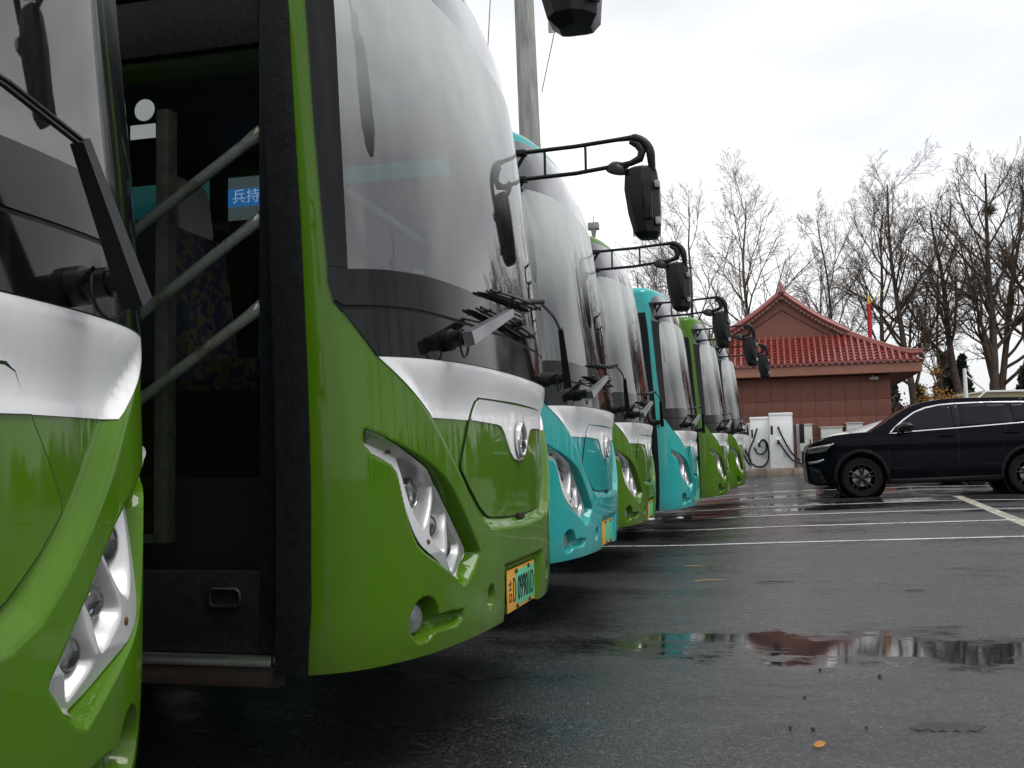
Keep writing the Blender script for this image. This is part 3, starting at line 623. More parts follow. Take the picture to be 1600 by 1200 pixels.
    for z, x0, x1, dy in ((2.735, 0.325, 0.455, 0.045), (2.715, 0.292, 0.475, 0.075), (2.60, 0.285, 0.490, 0.088), (2.45, 0.305, 0.492, 0.088), (2.335, 0.335, 0.485, 0.075), (2.30, 0.37, 0.465, 0.045)):
        sec = [(x0, -0.35), (x0 + 0.03, -0.85), (x0 + (x1 - x0) * 0.55, -1.0), (x1 - 0.03, -0.75), (x1, -0.2), (x1, 0.85), (x1 - 0.02, 1.0), (x0 + 0.02, 1.0), (x0, 0.85)]
        secs.append([(x, ym + 0.045 + dy * k, z) for x, k in sec])
    n = len(secs[0]); V = [p for s in secs for p in s]; hd_.add(V, [tuple(range(n)), tuple((len(secs) - 1) * n + i for i in range(n))[::-1]] + [(i * n + k, (i + 1) * n + k, (i + 1) * n + (k + 1) % n, i * n + (k + 1) % n) for i in range(len(secs) - 1) for k in range(n)])
    hm = hd_.me('mirror_head', M['plastic'], True, 28); bm = bmesh.new(); bm.from_mesh(hm); bmesh.ops.recalc_face_normals(bm, faces=bm.faces); bm.to_mesh(hm); bm.free()
    put('mirror_head', hm, mr)
    for zc in (2.61, 2.39): put('clamp', MB().box((0.468, ym - 0.035, zc - 0.022), (0.498, ym + 0.03, zc + 0.022), 0.005).me('clamp', M['steel'], True, 35), mr)
    put('backing_panel', MB().box((0.40, ym - 0.052, 2.40), (0.455, ym - 0.030, 2.62), 0.006).me('backing_panel', M['gloss'], True, 35), mr)
    put('mirror_glass', MB().box((0.315, ym + 0.134, 2.34), (0.47, ym + 0.139, 2.70), 0.002).me('mirror_glass', M['chrome'], True, 30), mr)
    put('round_mirror', MB().lathe([(0.012, -0.05), (0.045, -0.040), (0.066, -0.016), (0.072, 0.0), (0.068, 0.006), (0.01, 0.008)], (0.245, ym + 0.03, 2.725), (-0.25, 0.55, -0.80), 20).tube([(0.22, ym, 2.735), (0.32, ym, 2.74)], 0.013, 8).me('round_mirror', M['plastic'], True, 40), mr)
    # ---- door side
    P('door_pillar_rubber', patch('door_pillar_rubber', [(-1.312, .385), (-1.418, .385), (-1.418, 2.76), (-1.312, 2.76)], M['rubber'], 0.010, 0.06, (0.02, 0.2), S))
    D = P('door', None); D.empty_display_size = 0.1
    yd = -BW + 0.045
    fr = MB()
    for x0, x1, z0, z1 in ((-0.572, -0.50, 0.44, 2.52), (-1.62, -1.55, 0.44, 2.52), (-1.55, -0.572, 0.44, 0.685), (-1.55, -0.572, 2.33, 2.52)): fr.box((x0, yd - 0.01, z0), (x1, yd + 0.035, z1), 0.005)
    put('door_frame', fr.me('door_frame', M['rubber'], True, 35), D)
    put('door_glass', MB().box((-1.55, yd + 0.008, 0.685), (-0.572, yd + 0.014, 2.33)).me('door_glass', M['doorglass']), D)
    lt = MB().tube([(-0.735, yd - 0.016, 0.585), (-0.735, yd - 0.016, 0.618), (-0.725, yd - 0.016, 0.63), (-0.645, yd - 0.016, 0.63), (-0.635, yd - 0.016, 0.62), (-0.635, yd - 0.016, 0.59), (-0.645, yd - 0.016, 0.58), (-0.725, yd - 0.016, 0.58), (-0.735, yd - 0.016, 0.588)], 0.006, 6, False)
    put('door_latch', lt.me('door_latch', M['plastic'], True, 40), D)
    stk = MB().lathe([(0.036, 0), (0.036, 0.002)], (-0.985, yd + 0.006, 2.16), (0, -1, 0), 36); put('round_sticker', stk.me('round_sticker', M['sticker'], True, 30), D)
    put('square_sticker', MB().box((-1.035, yd + 0.003, 2.065), (-0.945, yd + 0.0065, 2.112)).me('square_sticker', M['sticker']), D)
    P('door_header', MB().box((-1.70, yd - 0.02, 2.525), (-0.50, yd + 0.09, 2.76), 0.01).tube([(-1.5, yd - 0.035, 2.60), (-0.55, yd - 0.035, 2.60)], 0.014, 8).me('door_header', M['rubber'], True, 35))
    P('door_step_trim', MB().box((-1.66, -BW + 0.005, 0.405), (-0.52, -BW + 0.05, 0.436), 0.004).me('door_step_trim', M['metal'], True, 35))
    P('door_sill', MB().box((-1.70, -BW + 0.012, 0.345), (-0.50, -BW + 0.06, 0.404), 0.004).box((-1.66, -BW + 0.052, 0.425), (-0.53, -BW + 0.30, 0.4395)).me('door_sill', M['sill'], True, 35))
    for z0, z1 in ((1.777, 2.055), (1.488, 1.778), (1.212, 1.497)):
        d = Vector((0.44, 0, z1 - z0)).normalized(); A_ = Vector((-1.62, -1.085, z0 - 0.62 * (z1 - z0) / 0.44 + 0.06 * (z1 - z0))); B_ = Vector((-0.580, -1.085, z1 + 0.004))
        P('grab_bar', MB().tube([A_, A_ + (B_ - A_) * 0.93, A_ + (B_ - A_) * 0.955, B_], [0.0185, 0.0185, 0.020, 0.024], 16).me('grab_bar', M['bar'], True, 50))
    P('inner_post', MB().box((-1.045, -0.955, 0.755), (-0.995, -0.90, 2.22), 0.006).box((-1.60, -0.95, 0.755), (-1.045, -0.91, 0.785), 0.004).me('inner_post', M['ivory'], True, 35))
    # ---- cabin
    li = MB(); xr = -LEN + 0.05
    li.box((xr, -BW + 0.07, 0.44), (-1.66, BW - 0.07, 0.78)); li.box((-1.66, -0.62, 0.44), (-0.42, BW - 0.10, 0.96)); li.box((-1.66, -BW + 0.07, 0.44), (-0.55, -0.62, 0.452))
    li.box((xr, -BW + 0.06, 0.70), (-2.66, -BW + 0.09, 1.38)); li.box((xr, BW - 0.09, 0.70), (-0.75, BW - 0.06, 1.38)); li.box((xr, -1.03, 2.72), (-0.42, 1.03, 2.76)); li.box((xr, -1.0, 0.8), (xr + 0.05, 1.0, 2.7)); li.box((xr, 1.06, 2.65), (-0.75, 1.09, 2.75)); li.box((xr, -1.09, 2.65), (-2.66, -1.06, 2.75)); li.box((-2.66, -1.06, 2.60), (-0.62, -0.95, 2.76))
    P('cabin_lining', li.me('cabin_lining', M['lining']))
    P('underbody', MB().box((-LEN + 0.1, -BW + 0.10, 0.36), (-0.55, BW - 0.10, 0.435), 0.0).box((-0.55, -0.85, 0.40), (-0.16, 0.85, 0.44)).me('underbody', M['void']))
    da = MB(); prof = [(-0.30, 0.96), (-0.28, 1.36), (-0.42, 1.44), (-0.62, 1.46), (-0.80, 1.38), (-0.86, 1.20), (-0.80, 0.96)]
    da.prism(prof, (0, -0.50, 0), (1, 0, 0), (0, 0, 1), (0, 1, 0), 1.40); P('dashboard', da.me('dashboard', M['dash'], True, 35))
    st = MB(); c = Vector((-0.93, 0.42, 1.56)); ax = Vector((-0.55, 0, 0.83)).normalized(); e1 = Vector((0, 1, 0)); e2 = ax.cross(e1)
    st.tube([c + (e1 * math.cos(t) + e2 * math.sin(t)) * 0.21 for t in np.linspace(0, 2 * math.pi, 33)], 0.016, 8, False); st.tube([c - e1 * 0.2, c + e1 * 0.2], 0.014, 8); st.tube([c, c - ax * 0.30], 0.03, 10)
    P('steering_wheel', st.me('steering_wheel', M['plastic'], True, 40))
    def seat(x, y, z, mat, head=False):
        s = P('seat', None); s.empty_display_size = 0.1
        put('cushion', MB().box((x - 0.42, y - 0.22, z + 0.36), (x + 0.06, y + 0.22, z + 0.50), 0.04).me('cushion', mat, True, 40), s)
        bk = MB(); bk.box((-0.06, -0.22, 0.0), (0.06, 0.22, 0.62), 0.045); m2 = bk.me('backrest', mat, True, 40)
        put('backrest', m2, s, (x - 0.40, y, z + 0.46), (0, R(-8), 0))
        if head: put('headrest', MB().box((-0.05, -0.15, 0.0), (0.06, 0.15, 0.27), 0.05).me('headrest', M['cloth_white'], True, 40), s, (x - 0.49, y, z + 1.05), (0, R(-8), 0))
        put('pedestal', MB().box((x - 0.36, y - 0.14, z), (x - 0.04, y + 0.14, z + 0.37), 0.02).me('pedestal', M['plastic'], True, 40), s)
    seat(-1.02, 0.02, 0.95, M['fabric'], True); 
    for k in range(3): seat(-3.1 - 0.85 * k, 0.62, 0.78, M['fabric']); seat(-3.3 - 0.85 * k, -0.62, 0.78, M['fabric'])
    P('cabin_handrail', MB().tube([(-0.62, -0.62, 0.96), (-0.66, -0.60, 1.95), (-0.70, -0.30, 2.12), (-0.72, 0.95, 2.12)], 0.022, 10).me('cabin_handrail', M['white'], True, 40))
    # ---- side windows and wheels
    def pane(s, a0, a1): P('side_window', patch('side_window', [(s * a0, 1.38), (s * a1, 1.38), (s * a1, 2.64), (s * a0, 2.64)], M['sideglass'], 0.003, 0.005, (0.3, 0.2), S))
    for k in range(5): pane(-1, 2.96 + 1.24 * k, 2.96 + 1.24 * k + 1.16); pane(1, 2.96 + 1.24 * k, 2.96 + 1.24 * k + 1.16)
    pane(1, 1.50, 2.88)
    for x, s in ((-2.35, -1), (-2.35, 1), (-6.4, -1), (-6.4, 1)):
        w = P('wheel', None); w.location = (x, s * 0.98, 0.42); w.empty_display_size = 0.1
        put('tyre', MB().lathe([(0.26, -0.12), (0.36, -0.125), (0.415, -0.09), (0.42, 0.0), (0.415, 0.09), (0.36, 0.125), (0.26, 0.12)], (0, 0, 0), (0, s, 0), 36).me('tyre', M['tyre'], True, 40), w)
        put('rim', MB().lathe([(0.26, -0.05), (0.262, 0.115), (0.25, 0.118), (0.22, 0.06), (0.12, 0.05), (0.10, 0.12), (0.02, 0.13)], (0, 0, 0), (0, s, 0), 28).me('rim', M['steel'], True, 40), w)
    # ---- number plate
    xp = float(SD(np.array(0.), np.array(.515))[0]) + 0.012
    pt = P('number_plate', MB().box((xp, -0.232, 0.434), (xp + 0.005, 0.232, 0.592), 0.002).me('number_plate', M['plate_y'], True, 35))
    put('plate_field', MB().box((xp + 0.004, -0.095, 0.446), (xp + 0.0065, 0.222, 0.580), 0.001).me('plate_field', M['plate_g'], True, 35), pt)
    for y, z in ((-0.10, 0.580), (0.11, 0.580), (-0.09, 0.447), (0.12, 0.447)): put('plate_bolt', MB().lathe([(0.008, 0), (0.008, 0.006), (0.004, 0.008)], (xp + 0.0065, y, z), (1, 0, 0), 10).me('plate_bolt', M['screw'], True, 40), pt)
    return root, pt, xp
M['arm_grey'] = simple('wiper_arm_grey', (0.20, 0.20, 0.21), 0.35, 0.7, var=0.2)
M['sill'] = simple('rusty_sill', (0.022, 0.012, 0.007), 0.7, var=0.5, scale=14)
bus1, plate1, XP = make_bus()
def copy_tree(o, parent=None):
    c = o.copy(); COL.objects.link(c)
    c.parent = parent
    for ch in list(o.children): copy_tree(ch, c)
    return c
def recolour(o, mat):
    for ch in [o] + list(o.children_recursive):
        if ch.type == 'MESH' and len(ch.material_slots) and ch.material_slots[0].material == M['green']:
            ch.material_slots[0].link = 'OBJECT'; ch.material_slots[0].material = mat
BUSES = [((-0.24, 0.905, -0.05), -3.0, 'green', 'green and silver bus nearest the camera, cut off by the left edge'),
         ((0.0, 3.983, 0.0), 0.0, 'green', 'large green bus with a dark glass door and a plate ending 09901D'),
         ((-0.107, 7.02, 0.0), 0.0, 'teal', 'turquoise bus right behind the large green bus, nearest turquoise one'),
         ((-0.142, 10.12, 0.0), 0.0, 'green', 'green bus parked between the two turquoise buses'),
         ((0.106, 13.41, 0.0), 0.0, 'teal', 'farther turquoise bus, fifth bus from the left'),
         ((0.41, 16.44, 0.03), 0.0, 'green', 'small distant green bus just behind the farther turquoise bus'),
         ((0.604, 19.65, 0.08), 0.0, 'green', 'farthest green bus at the end of the row, beside the chargers')]
copies = [copy_tree(bus1) if i != 1 else bus1 for i in range(7)]
for b_, (loc, rz, colr, lab) in zip(copies, BUSES):
    b_.location = loc; b_.rotation_euler = (0, 0, R(rz)); b_['label'] = lab; b_['category'] = 'bus'; b_['group'] = 'buses parked side by side in a row'
    if colr == 'teal': recolour(b_, M['teal'])
# only the nearest plate can be read
def face_text(s, size, w, y, z, par, mat, x, name='plate_text'):
    me = text_mesh(s, size, mat, name); xsv = [v.co.x for v in me.vertices]; wd = max(xsv) - min(xsv); ysv = [v.co.y for v in me.vertices]
    cx_, cy_ = (max(xsv) + min(xsv)) / 2, (max(ysv) + min(ysv)) / 2
    sx = w / wd; sy = size / (max(ysv) - min(ysv))
    for v in me.vertices: v.co = Vector((x + v.co.z, y + (v.co.x - cx_) * sx, z + (v.co.y - cy_) * sy))
    return put(name, me, par)
face_text('\u5409', 0.085, 0.050, -0.190, 0.512, plate1, M['ink'], XP + 0.006)
face_text('D', 0.090, 0.040, -0.125, 0.512, plate1, M['ink'], XP + 0.006)
face_text('09901D', 0.092, 0.275, 0.064, 0.512, plate1, M['ink'], XP + 0.008)
def m_glow(name, col, e):  # plain colour with an added glow
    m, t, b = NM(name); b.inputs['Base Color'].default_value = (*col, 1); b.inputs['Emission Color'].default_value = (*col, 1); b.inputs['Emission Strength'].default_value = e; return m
M['notice_w'] = m_glow('notice_glow_pale', (0.10, 0.14, 0.15), 0.35); M['notice_b'] = m_glow('notice_glow_blue', (0.03, 0.17, 0.45), 0.45); M['notice_t'] = m_glow('notice_text', (0.5, 0.6, 0.65), 0.45)
ns = put('glowing_notice', MB().box((-1.905, 1.075, 2.36), (-1.60, 1.08, 2.60)).me('glowing_notice', M['notice_w']), bus1)  # unlit blue notice, given an added glow to brighten it in the cab
nb_ = put('notice_banner', MB().box((-1.905, 1.072, 2.435), (-1.60, 1.076, 2.535)).me('notice_banner', M['notice_b']), ns)
nm = text_mesh('\u5175\u6301', 0.085, M['notice_t'], 'notice_text')
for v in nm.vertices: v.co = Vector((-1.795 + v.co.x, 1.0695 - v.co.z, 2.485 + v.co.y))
put('notice_text', nm, ns)

# ------------------------------------------------------------------ station building with a tiled hip-and-gable roof
M['plaster'] = simple('terracotta_cladding', (0.235, 0.086, 0.056), 0.55, var=0.14, scale=1.5, bmp=0.1, bscale=40)
M['plaster2'] = simple('terracotta_fascia', (0.38, 0.165, 0.110), 0.6, var=0.14, scale=1.3, stretch=(1, 1, 3))
M['tile'] = simple('glazed_red_tile', (0.20, 0.042, 0.038), 0.22, var=0.45, scale=9.0, coat=0.7)
M['tile_cap'] = simple('glazed_red_cover_tile', (0.27, 0.072, 0.055), 0.28, var=0.22, scale=9.0, coat=0.5)
M['joint'] = simple('dark_joint', (0.085, 0.035, 0.025), 0.8)
def station():
    XC, YW, YE, ZG = 1.76, 36.5, 35.70, 0.38
    HW, HE = 3.43, 4.35
    b = empty('station_building', (XC, YW, ZG), 0, 'terracotta building with a red tiled hip-and-gable roof behind the chargers', 'building')
    Z = lambda z: z - ZG
    DEP = 7.0                                    # depth of the house
    put('wall', MB().box((-HW + 0.02, 0.02, 0), (HW - 0.02, DEP, Z(3.72))).me('wall', M['joint']), b)
    # cladding panels
    pw = 0.497; zr = [(0.0, 0.62), (0.62, 1.28), (1.28, 2.485 - 0.55), (1.935, 2.485), (2.485, 3.30)]
    cache = {}
    def panel(w, h):
        k = (round(w, 3), round(h, 3))
        if k not in cache: cache[k] = MB().box((0.0045, -0.008, 0.0045), (w - 0.0045, 0.03, h - 0.0045), 0.003).me('panel', M['plaster'], True, 35)
        return cache[k]
    for z0, z1 in zr:
        n = int(round(2 * HW / pw)); w = 2 * HW / n
        for k in range(n): put('panel', panel(w, z1 - z0), b, (-HW + k * w, 0, z0))
        for k in range(8):
            o = put('panel', panel(0.86, z1 - z0), b, (HW, 0.02 + k * 0.86, z0), (0, 0, R(90)))
    # soffit and fascia
    fa = MB().box((-HE, -0.80, Z(3.69)), (HE, -0.70, Z(4.02)), 0.012).box((HE - 0.10, -0.70, Z(3.69)), (HE, DEP + 0.8, Z(4.02)), 0.012).box((-HE, -0.70, Z(3.69)), (-HE + 0.10, DEP + 0.8, Z(4.02)), 0.012)
    put('fascia', fa.me('fascia', M['plaster2'], True, 35), b)
    put('soffit', MB().box((-HE + 0.1, -0.70, Z(3.71)), (HE - 0.1, DEP + 0.7, Z(3.76))).me('soffit', M['plaster']), b)
    # skirt roof: front slope, eave at y=-0.86 up to the gable foot
    y0, z0, y1, z1 = -0.88, Z(4.05), 0.45, Z(5.12)
    L = math.hypot(y1 - y0, z1 - z0); al = math.atan2(z1 - z0, y1 - y0); HT = 2.05
    XR = HE + 0.06
    def hipx(t): return XR + (HT - XR) * t            # half width at parameter t up the slope
    pan = MB(); rows = 10
    for r in range(rows):
        t0, t1 = r / rows, (r + 1) / rows
        a0, a1 = hipx(t0), hipx(t1)
        for sgn in (1,):
            P = lambda x, t, up: (x, y0 + (y1 - y0) * t - math.sin(al) * up, z0 + (z1 - z0) * t + math.cos(al) * up)
            pan.add([P(-a0, t0, 0.035), P(a0, t0, 0.035), P(a1, t1, 0.008), P(-a1, t1, 0.008), P(-a0, t0, -0.05), P(a0, t0, -0.05)], [(0, 1, 2, 3), (4, 5, 1, 0)])
    put('tile_bed', pan.me('tile_bed', M['tile']), b)
    # pan-tile lips between the ridges, too small to count one by one
    lip = MB(); pitch = 0.205; nx = int(XR / pitch)
    for r in range(rows):
        t0 = r / rows; x_lim = hipx(t0)
        for k in range(-nx - 1, nx + 1):
            xc = (k + 0.5) * pitch
            if abs(xc) > x_lim - 0.08: continue
            pts = []
            for q in np.linspace(0, math.pi, 6):
                pts.append((xc + 0.062 * math.cos(q), -0.035 * math.sin(q)))
            up = 0.052; base = [(x, y0 + (y1 - y0) * t0 - math.sin(al) * (up + d), z0 + (z1 - z0) * t0 + math.cos(al) * (up + d)) for x, d in pts]
            back = [(x, y + 0.10 * math.cos(al), z + 0.10 * math.sin(al) - 0.02) for x, y, z in base]
            top = [(base[-1][0], base[-1][1], base[-1][2])]
            n = 6; lip.add(base + back, [(i, i + 1, n + i + 1, n + i) for i in range(n - 1)] + [tuple(range(n))])
    o = put('tile_lips', lip.me('tile_lips', M['tile'], True, 40), b, kind='stuff')
    cm = {}
    def ridge(Lr):
        k = round(Lr, 2)
        if k not in cm:
            m = MB(); n = max(2, int(Lr / 0.16)); seg = 7
            for i in range(n):
                a0, a1 = i * Lr / n, (i + 1) * Lr / n; V = []
                for a, r_ in ((a0, 0.058), (a1, 0.048)):
                    for q in np.linspace(-0.1, math.pi + 0.1, seg): V.append((r_ * math.cos(q), a, r_ * math.sin(q) + 0.02))
                m.add(V, [(j + 1, j, seg + j, seg + j + 1) for j in range(seg - 1)] + [tuple(range(seg))])
            cm[k] = m.me('tile_ridge', M['tile_cap'], True, 50)
        return cm[k]
    capm = MB().lathe([(0.055, 0.0), (0.062, 0.012), (0.055, 0.028), (0.02, 0.034)], (0, 0, 0.03), (0, -1, 0), 14).me('tile_end', M['tile_cap'], True, 40)
    drip = MB().prism([(-0.075, 0.02), (0.075, 0.02), (0.05, -0.045), (0, -0.075), (-0.05, -0.045)], (0, 0, 0), (1, 0, 0), (0, 0, 1), (0, 1, 0), 0.02).me('drip_tile', M['tile'], True, 40)
    for k in range(-nx, nx + 1):
        x = k * pitch; tmax = min(1.0, (XR - abs(x)) / (XR - HT))
        if tmax < 0.06: continue
        o = put('tile_ridge', ridge(L * tmax), b, (x, y0, z0 + 0.02), (al, 0, 0)); put('tile_end', capm, o, (0, -0.005, 0), (-al, 0, 0))
        put('drip_tile', drip, b, (x + pitch / 2, y0 - 0.015, z0 + 0.02))
    # side slopes and back slope
    for s in (-1, 1):
        V = [(s * XR, y0, z0), (s * HT, y1, z1), (s * HT, DEP - 0.4, z1), (s * XR, DEP + 0.9, z0)]
        sl_ = MB().add(V, [(0, 1, 2, 3) if s < 0 else (3, 2, 1, 0)]); put('side_slope', sl_.me('side_slope', M['tile']), b)
        for k in range(34):
            y = y0 + 0.25 + k * 0.21
            t = min(1.0, max(0.0, (y - y0) / (y1 - y0)), max(0.0, (DEP + 0.9 - y) / (1.3)))
            if t < 0.06: continue
            p0 = Vector((s * XR, y, z0 + 0.02)); p1 = p0 + (Vector((s * HT, y, z1 + 0.02)) - p0) * t
            put('tile_ridge', MB().tube([p0, p1], 0.05, 8).me('tile_ridge', M['tile_cap'], True, 50), b)
        # hip ridge with an upturned end
        hip = MB(); pts = [Vector((s * HT, y1, z1 + 0.10)) + (Vector((s * XR, y0, z0 + 0.10)) - Vector((s * HT, y1, z1 + 0.10))) * t + Vector((0, 0, 0.16 * max(0, t - 0.7) / 0.3 * max(0, t - 0.7) / 0.3 - 0.05 * math.sin(math.pi * t))) for t in np.linspace(0, 1, 14)]
        hip.tube(pts, [0.085] * 14, 10); hip.tube([p + Vector((0, 0, 0.085)) for p in pts], [0.05] * 14, 8)
        put('hip_ridge', hip.me('hip_ridge', M['tile_cap'], True, 40), b)
        fin = MB().tube([pts[-1] + Vector((0, 0, 0.05)), pts[-1] + Vector((s * 0.10, -0.02, 0.10)), pts[-1] + Vector((s * 0.18, -0.04, 0.20)), pts[-1] + Vector((s * 0.20, -0.05, 0.34))], [0.06, 0.05, 0.035, 0.012], 8)
        put('roof_finial', fin.me('roof_finial', M['joint'], True, 40), b)
    # gable and upper roof
    PK = Z(6.62); yg = y1
    put('gable_wall', MB().prism([(-HT - 0.1, Z(5.05)), (HT + 0.1, Z(5.05)), (0, PK - 0.12)], (0, yg + 0.10, 0), (1, 0, 0), (0, 0, 1), (0, 1, 0), 0.15).me('gable_wall', M['plaster']), b)
    put('gable_moulding', MB().tube([(-1.55, yg + 0.10, Z(5.18)), (-1.42, yg + 0.10, Z(5.22)), (0, yg + 0.10, Z(6.12)), (1.42, yg + 0.10, Z(5.22)), (1.55, yg + 0.10, Z(5.18))], 0.022, 6).me('gable_moulding', M['joint'], True, 40), b)
    for s in (-1, 1):
        pa = Vector((0, yg - 0.12, PK)); pb = Vector((s * (HT + 0.12), yg - 0.12, Z(5.16)))
        mid = [pa + (pb - pa) * t + Vector((0, 0, -0.10 * math.sin(math.pi * t))) for t in np.linspace(0, 1, 13)]
        v = MB(); v.tube([p + Vector((0, 0, 0.10)) for p in mid], 0.075, 10); v.tube([p + Vector((0, 0.06, 0.19)) for p in mid], 0.05, 8)
        put('verge_ridge', v.me('verge_ridge', M['tile_cap'], True, 40), b)
        vt = MB().prism([(-0.062, 0.03), (0.062, 0.03), (0.058, -0.03), (0, -0.085), (-0.058, -0.03)], (0, 0, 0), (1, 0, 0), (0, 0, 1), (0, 1, 0), 0.06).me('verge_tile', M['tile_cap'], True, 40)
        n = 18
        for k in range(n):
            t = (k + 0.5) / n; p = pa + (pb - pa) * t + Vector((0, 0, -0.10 * math.sin(math.pi * t)))
            put('verge_tile', vt, b, (p.x, p.y + 0.02, p.z - 0.02), (0, s * math.atan2(pa.z - pb.z, abs(pb.x)), 0))
        V = []
        for i, p in enumerate(mid): V += [(p.x, yg - 0.10, p.z + 0.03), (p.x, DEP - 0.3, p.z + 0.03)]
        put('upper_slope', MB().add(V, [(2 * i, 2 * i + 1, 2 * i + 3, 2 * i + 2) if s > 0 else (2 * i, 2 * i + 2, 2 * i + 3, 2 * i + 1) for i in range(12)]).me('upper_slope', M['tile'], True, 40), b)
    put('main_ridge', MB().tube([(0, yg - 0.16, PK + 0.18), (0, DEP - 0.2, PK + 0.18)], 0.13, 10).tube([(0, yg - 0.16, PK + 0.10), (0, yg - 0.18, PK + 0.34), (0, yg - 0.18, PK + 0.46)], [0.14, 0.07, 0.02], 8).me('main_ridge', M['tile_cap'], True, 40), b)
    sc_ = empty('security_camera', (XC + 2.86, YW - 0.22, 3.55), 0, 'small pale security camera under the eave of the terracotta building', 'camera')
    put('housing', MB().box((-0.07, -0.20, -0.05), (0.05, 0.10, 0.05), 0.015).me('housing', M['cabinet'], True, 40), sc_, (0, 0, 0), (0, 0, R(40)))
    put('bracket', MB().tube([(0, 0.02, 0.03), (0, 0.06, 0.12), (0, 0.20, 0.14)], 0.018, 8).me('bracket', M['cabinet'], True, 40), sc_)
station()

# ------------------------------------------------------------------ charging posts, bollard posts, cabinets
M['concrete'] = simple('rough_concrete', (0.30, 0.25, 0.20), 0.85, var=0.35, scale=7, bmp=0.4, bscale=30)
M['galv'] = simple('galvanised_post', (0.28, 0.29, 0.30), 0.45, 0.6, var=0.15, scale=10)
M['grey_panel'] = simple('pale_grey_panel', (0.62, 0.63, 0.64), 0.5, var=0.04)
def charger(x, y, w, h, lab, coil):
    z = gz(x, y); c = empty('charging_post', (x, y, z), R(-4), lab, 'charger', 'white charging posts in front of the terracotta building')
    put('plinth', MB().box((-w / 2 - 0.12, -0.30, -0.05), (w / 2 + 0.12, 0.35, 0.21), 0.02).me('plinth', M['concrete'], True, 35), c)
    put('cabinet', MB().box((-w / 2, -0.22, 0.21), (w / 2, 0.30, 0.21 + h), 0.03).me('cabinet', M['white'], True, 35), c)
    put('top_cap', MB().box((-w / 2 - 0.012, -0.232, 0.14 + h), (w / 2 + 0.012, 0.31, 0.235 + h), 0.02).me('top_cap', M['white'], True, 35), c)
    put('door_panel', MB().box((-w * 0.28, -0.228, 0.32), (w * 0.47, -0.218, h * 0.97), 0.004).me('door_panel', M['white'], True, 35), c)
    put('display', MB().box((-w * 0.45, -0.229, h * 0.74), (-w * 0.35, -0.2195, h * 0.90), 0.003).me('display', M['plastic'], True, 35), c)
    put('vent', MB().box((w * 0.05, -0.234, 0.55), (w * 0.40, -0.226, 0.95), 0.003).me('vent', M['grey_panel'], True, 35), c)
    hp = Vector((-w * 0.02 if coil else -w * 0.12, -0.26, h * 0.62))
    put('holster', MB().box((hp.x - 0.07, -0.30, hp.z - 0.08), (hp.x + 0.07, -0.215, hp.z + 0.09), 0.02).me('holster', M['white'], True, 35), c)
    put('plug', MB().box((hp.x - 0.035, -0.38, hp.z - 0.10), (hp.x + 0.035, -0.29, hp.z + 0.03), 0.015).me('plug', M['plastic'], True, 35), c)
    if coil:
        pts = [Vector((-w * 0.12, -0.25, h * 0.92)), Vector((-w * 0.32, -0.28, h * 0.70)), Vector((-w * 0.58, -0.30, h * 0.48)), Vector((-w * 0.55, -0.30, h * 0.28)), Vector((-w * 0.2, -0.30, 0.30)), Vector((w * 0.2, -0.30, 0.32)), Vector((w * 0.45, -0.30, h * 0.34)), Vector((w * 0.42, -0.31, h * 0.60)), Vector((w * 0.2, -0.32, h * 0.70)), Vector((hp.x, -0.33, hp.z))]
        pts2 = [Vector((-w * 0.30, -0.27, h * 0.55)), Vector((-w * 0.15, -0.32, h * 0.44)), Vector((w * 0.12, -0.33, h * 0.42)), Vector((w * 0.36, -0.32, h * 0.52)), Vector((w * 0.30, -0.32, h * 0.66)), Vector((w * 0.05, -0.33, h * 0.68))]
        sets = [pts, pts2]
    else:
        sets = [[Vector((-w * 0.12, -0.25, h * 0.88)), Vector((w * 0.05, -0.29, h * 0.70)), Vector((w * 0.40, -0.31, h * 0.42)), Vector((w * 0.75, -0.32, h * 0.27)), Vector((w * 1.2, -0.32, 0.30))], [hp + Vector((0.03, -0.08, -0.05)), Vector((w * 0.12, -0.33, h * 0.45)), Vector((w * 0.45, -0.33, h * 0.27)), Vector((w * 0.85, -0.32, 0.34)), Vector((w * 1.25, -0.32, 0.22))]]
    for st in sets: put('cable', MB().tube([Vector((*p, )) for p in smooth_poly([tuple(q) for q in st], 5, False)], 0.026, 8).me('cable', M['cable'], True, 60), c)
charger(1.52, 33.6, 0.70, 1.72, 'white charging post with two slanting cables, nearest the dark car', False)
charger(0.86, 34.2, 0.58, 1.66, 'white charging post with a coiled looping cable, middle of three', True)
charger(0.30, 34.8, 0.50, 1.55, 'white charging post half hidden behind the farthest bus', False)
for x, y, h, lab in ((1.22, 33.7, 1.45, 'grey steel post with a black box between the two charging posts'), (2.02, 33.3, 1.55, 'grey steel post with a black box right of the rightmost charging post')):
    p = empty('meter_post', (x, y, gz(x, y)), R(-4), lab, 'post', 'steel posts beside the chargers')
    put('footing', MB().box((-0.16, -0.16, -0.05), (0.16, 0.16, 0.20), 0.02).me('footing', M['concrete'], True, 35), p)
    put('post', MB().box((-0.05, -0.05, 0.2), (0.05, 0.05, h), 0.006).me('post', M['galv'], True, 35), p)
    put('meter_box', MB().box((0.05, -0.10, h - 0.58), (0.19, 0.10, h + 0.02), 0.015).me('meter_box', M['plastic'], True, 35), p)
    put('hook', MB().tube([(0.05, 0, h - 0.85), (0.16, -0.02, h - 0.85), (0.20, -0.02, h - 0.78)], 0.02, 8).me('hook', M['plastic'], True, 40), p)
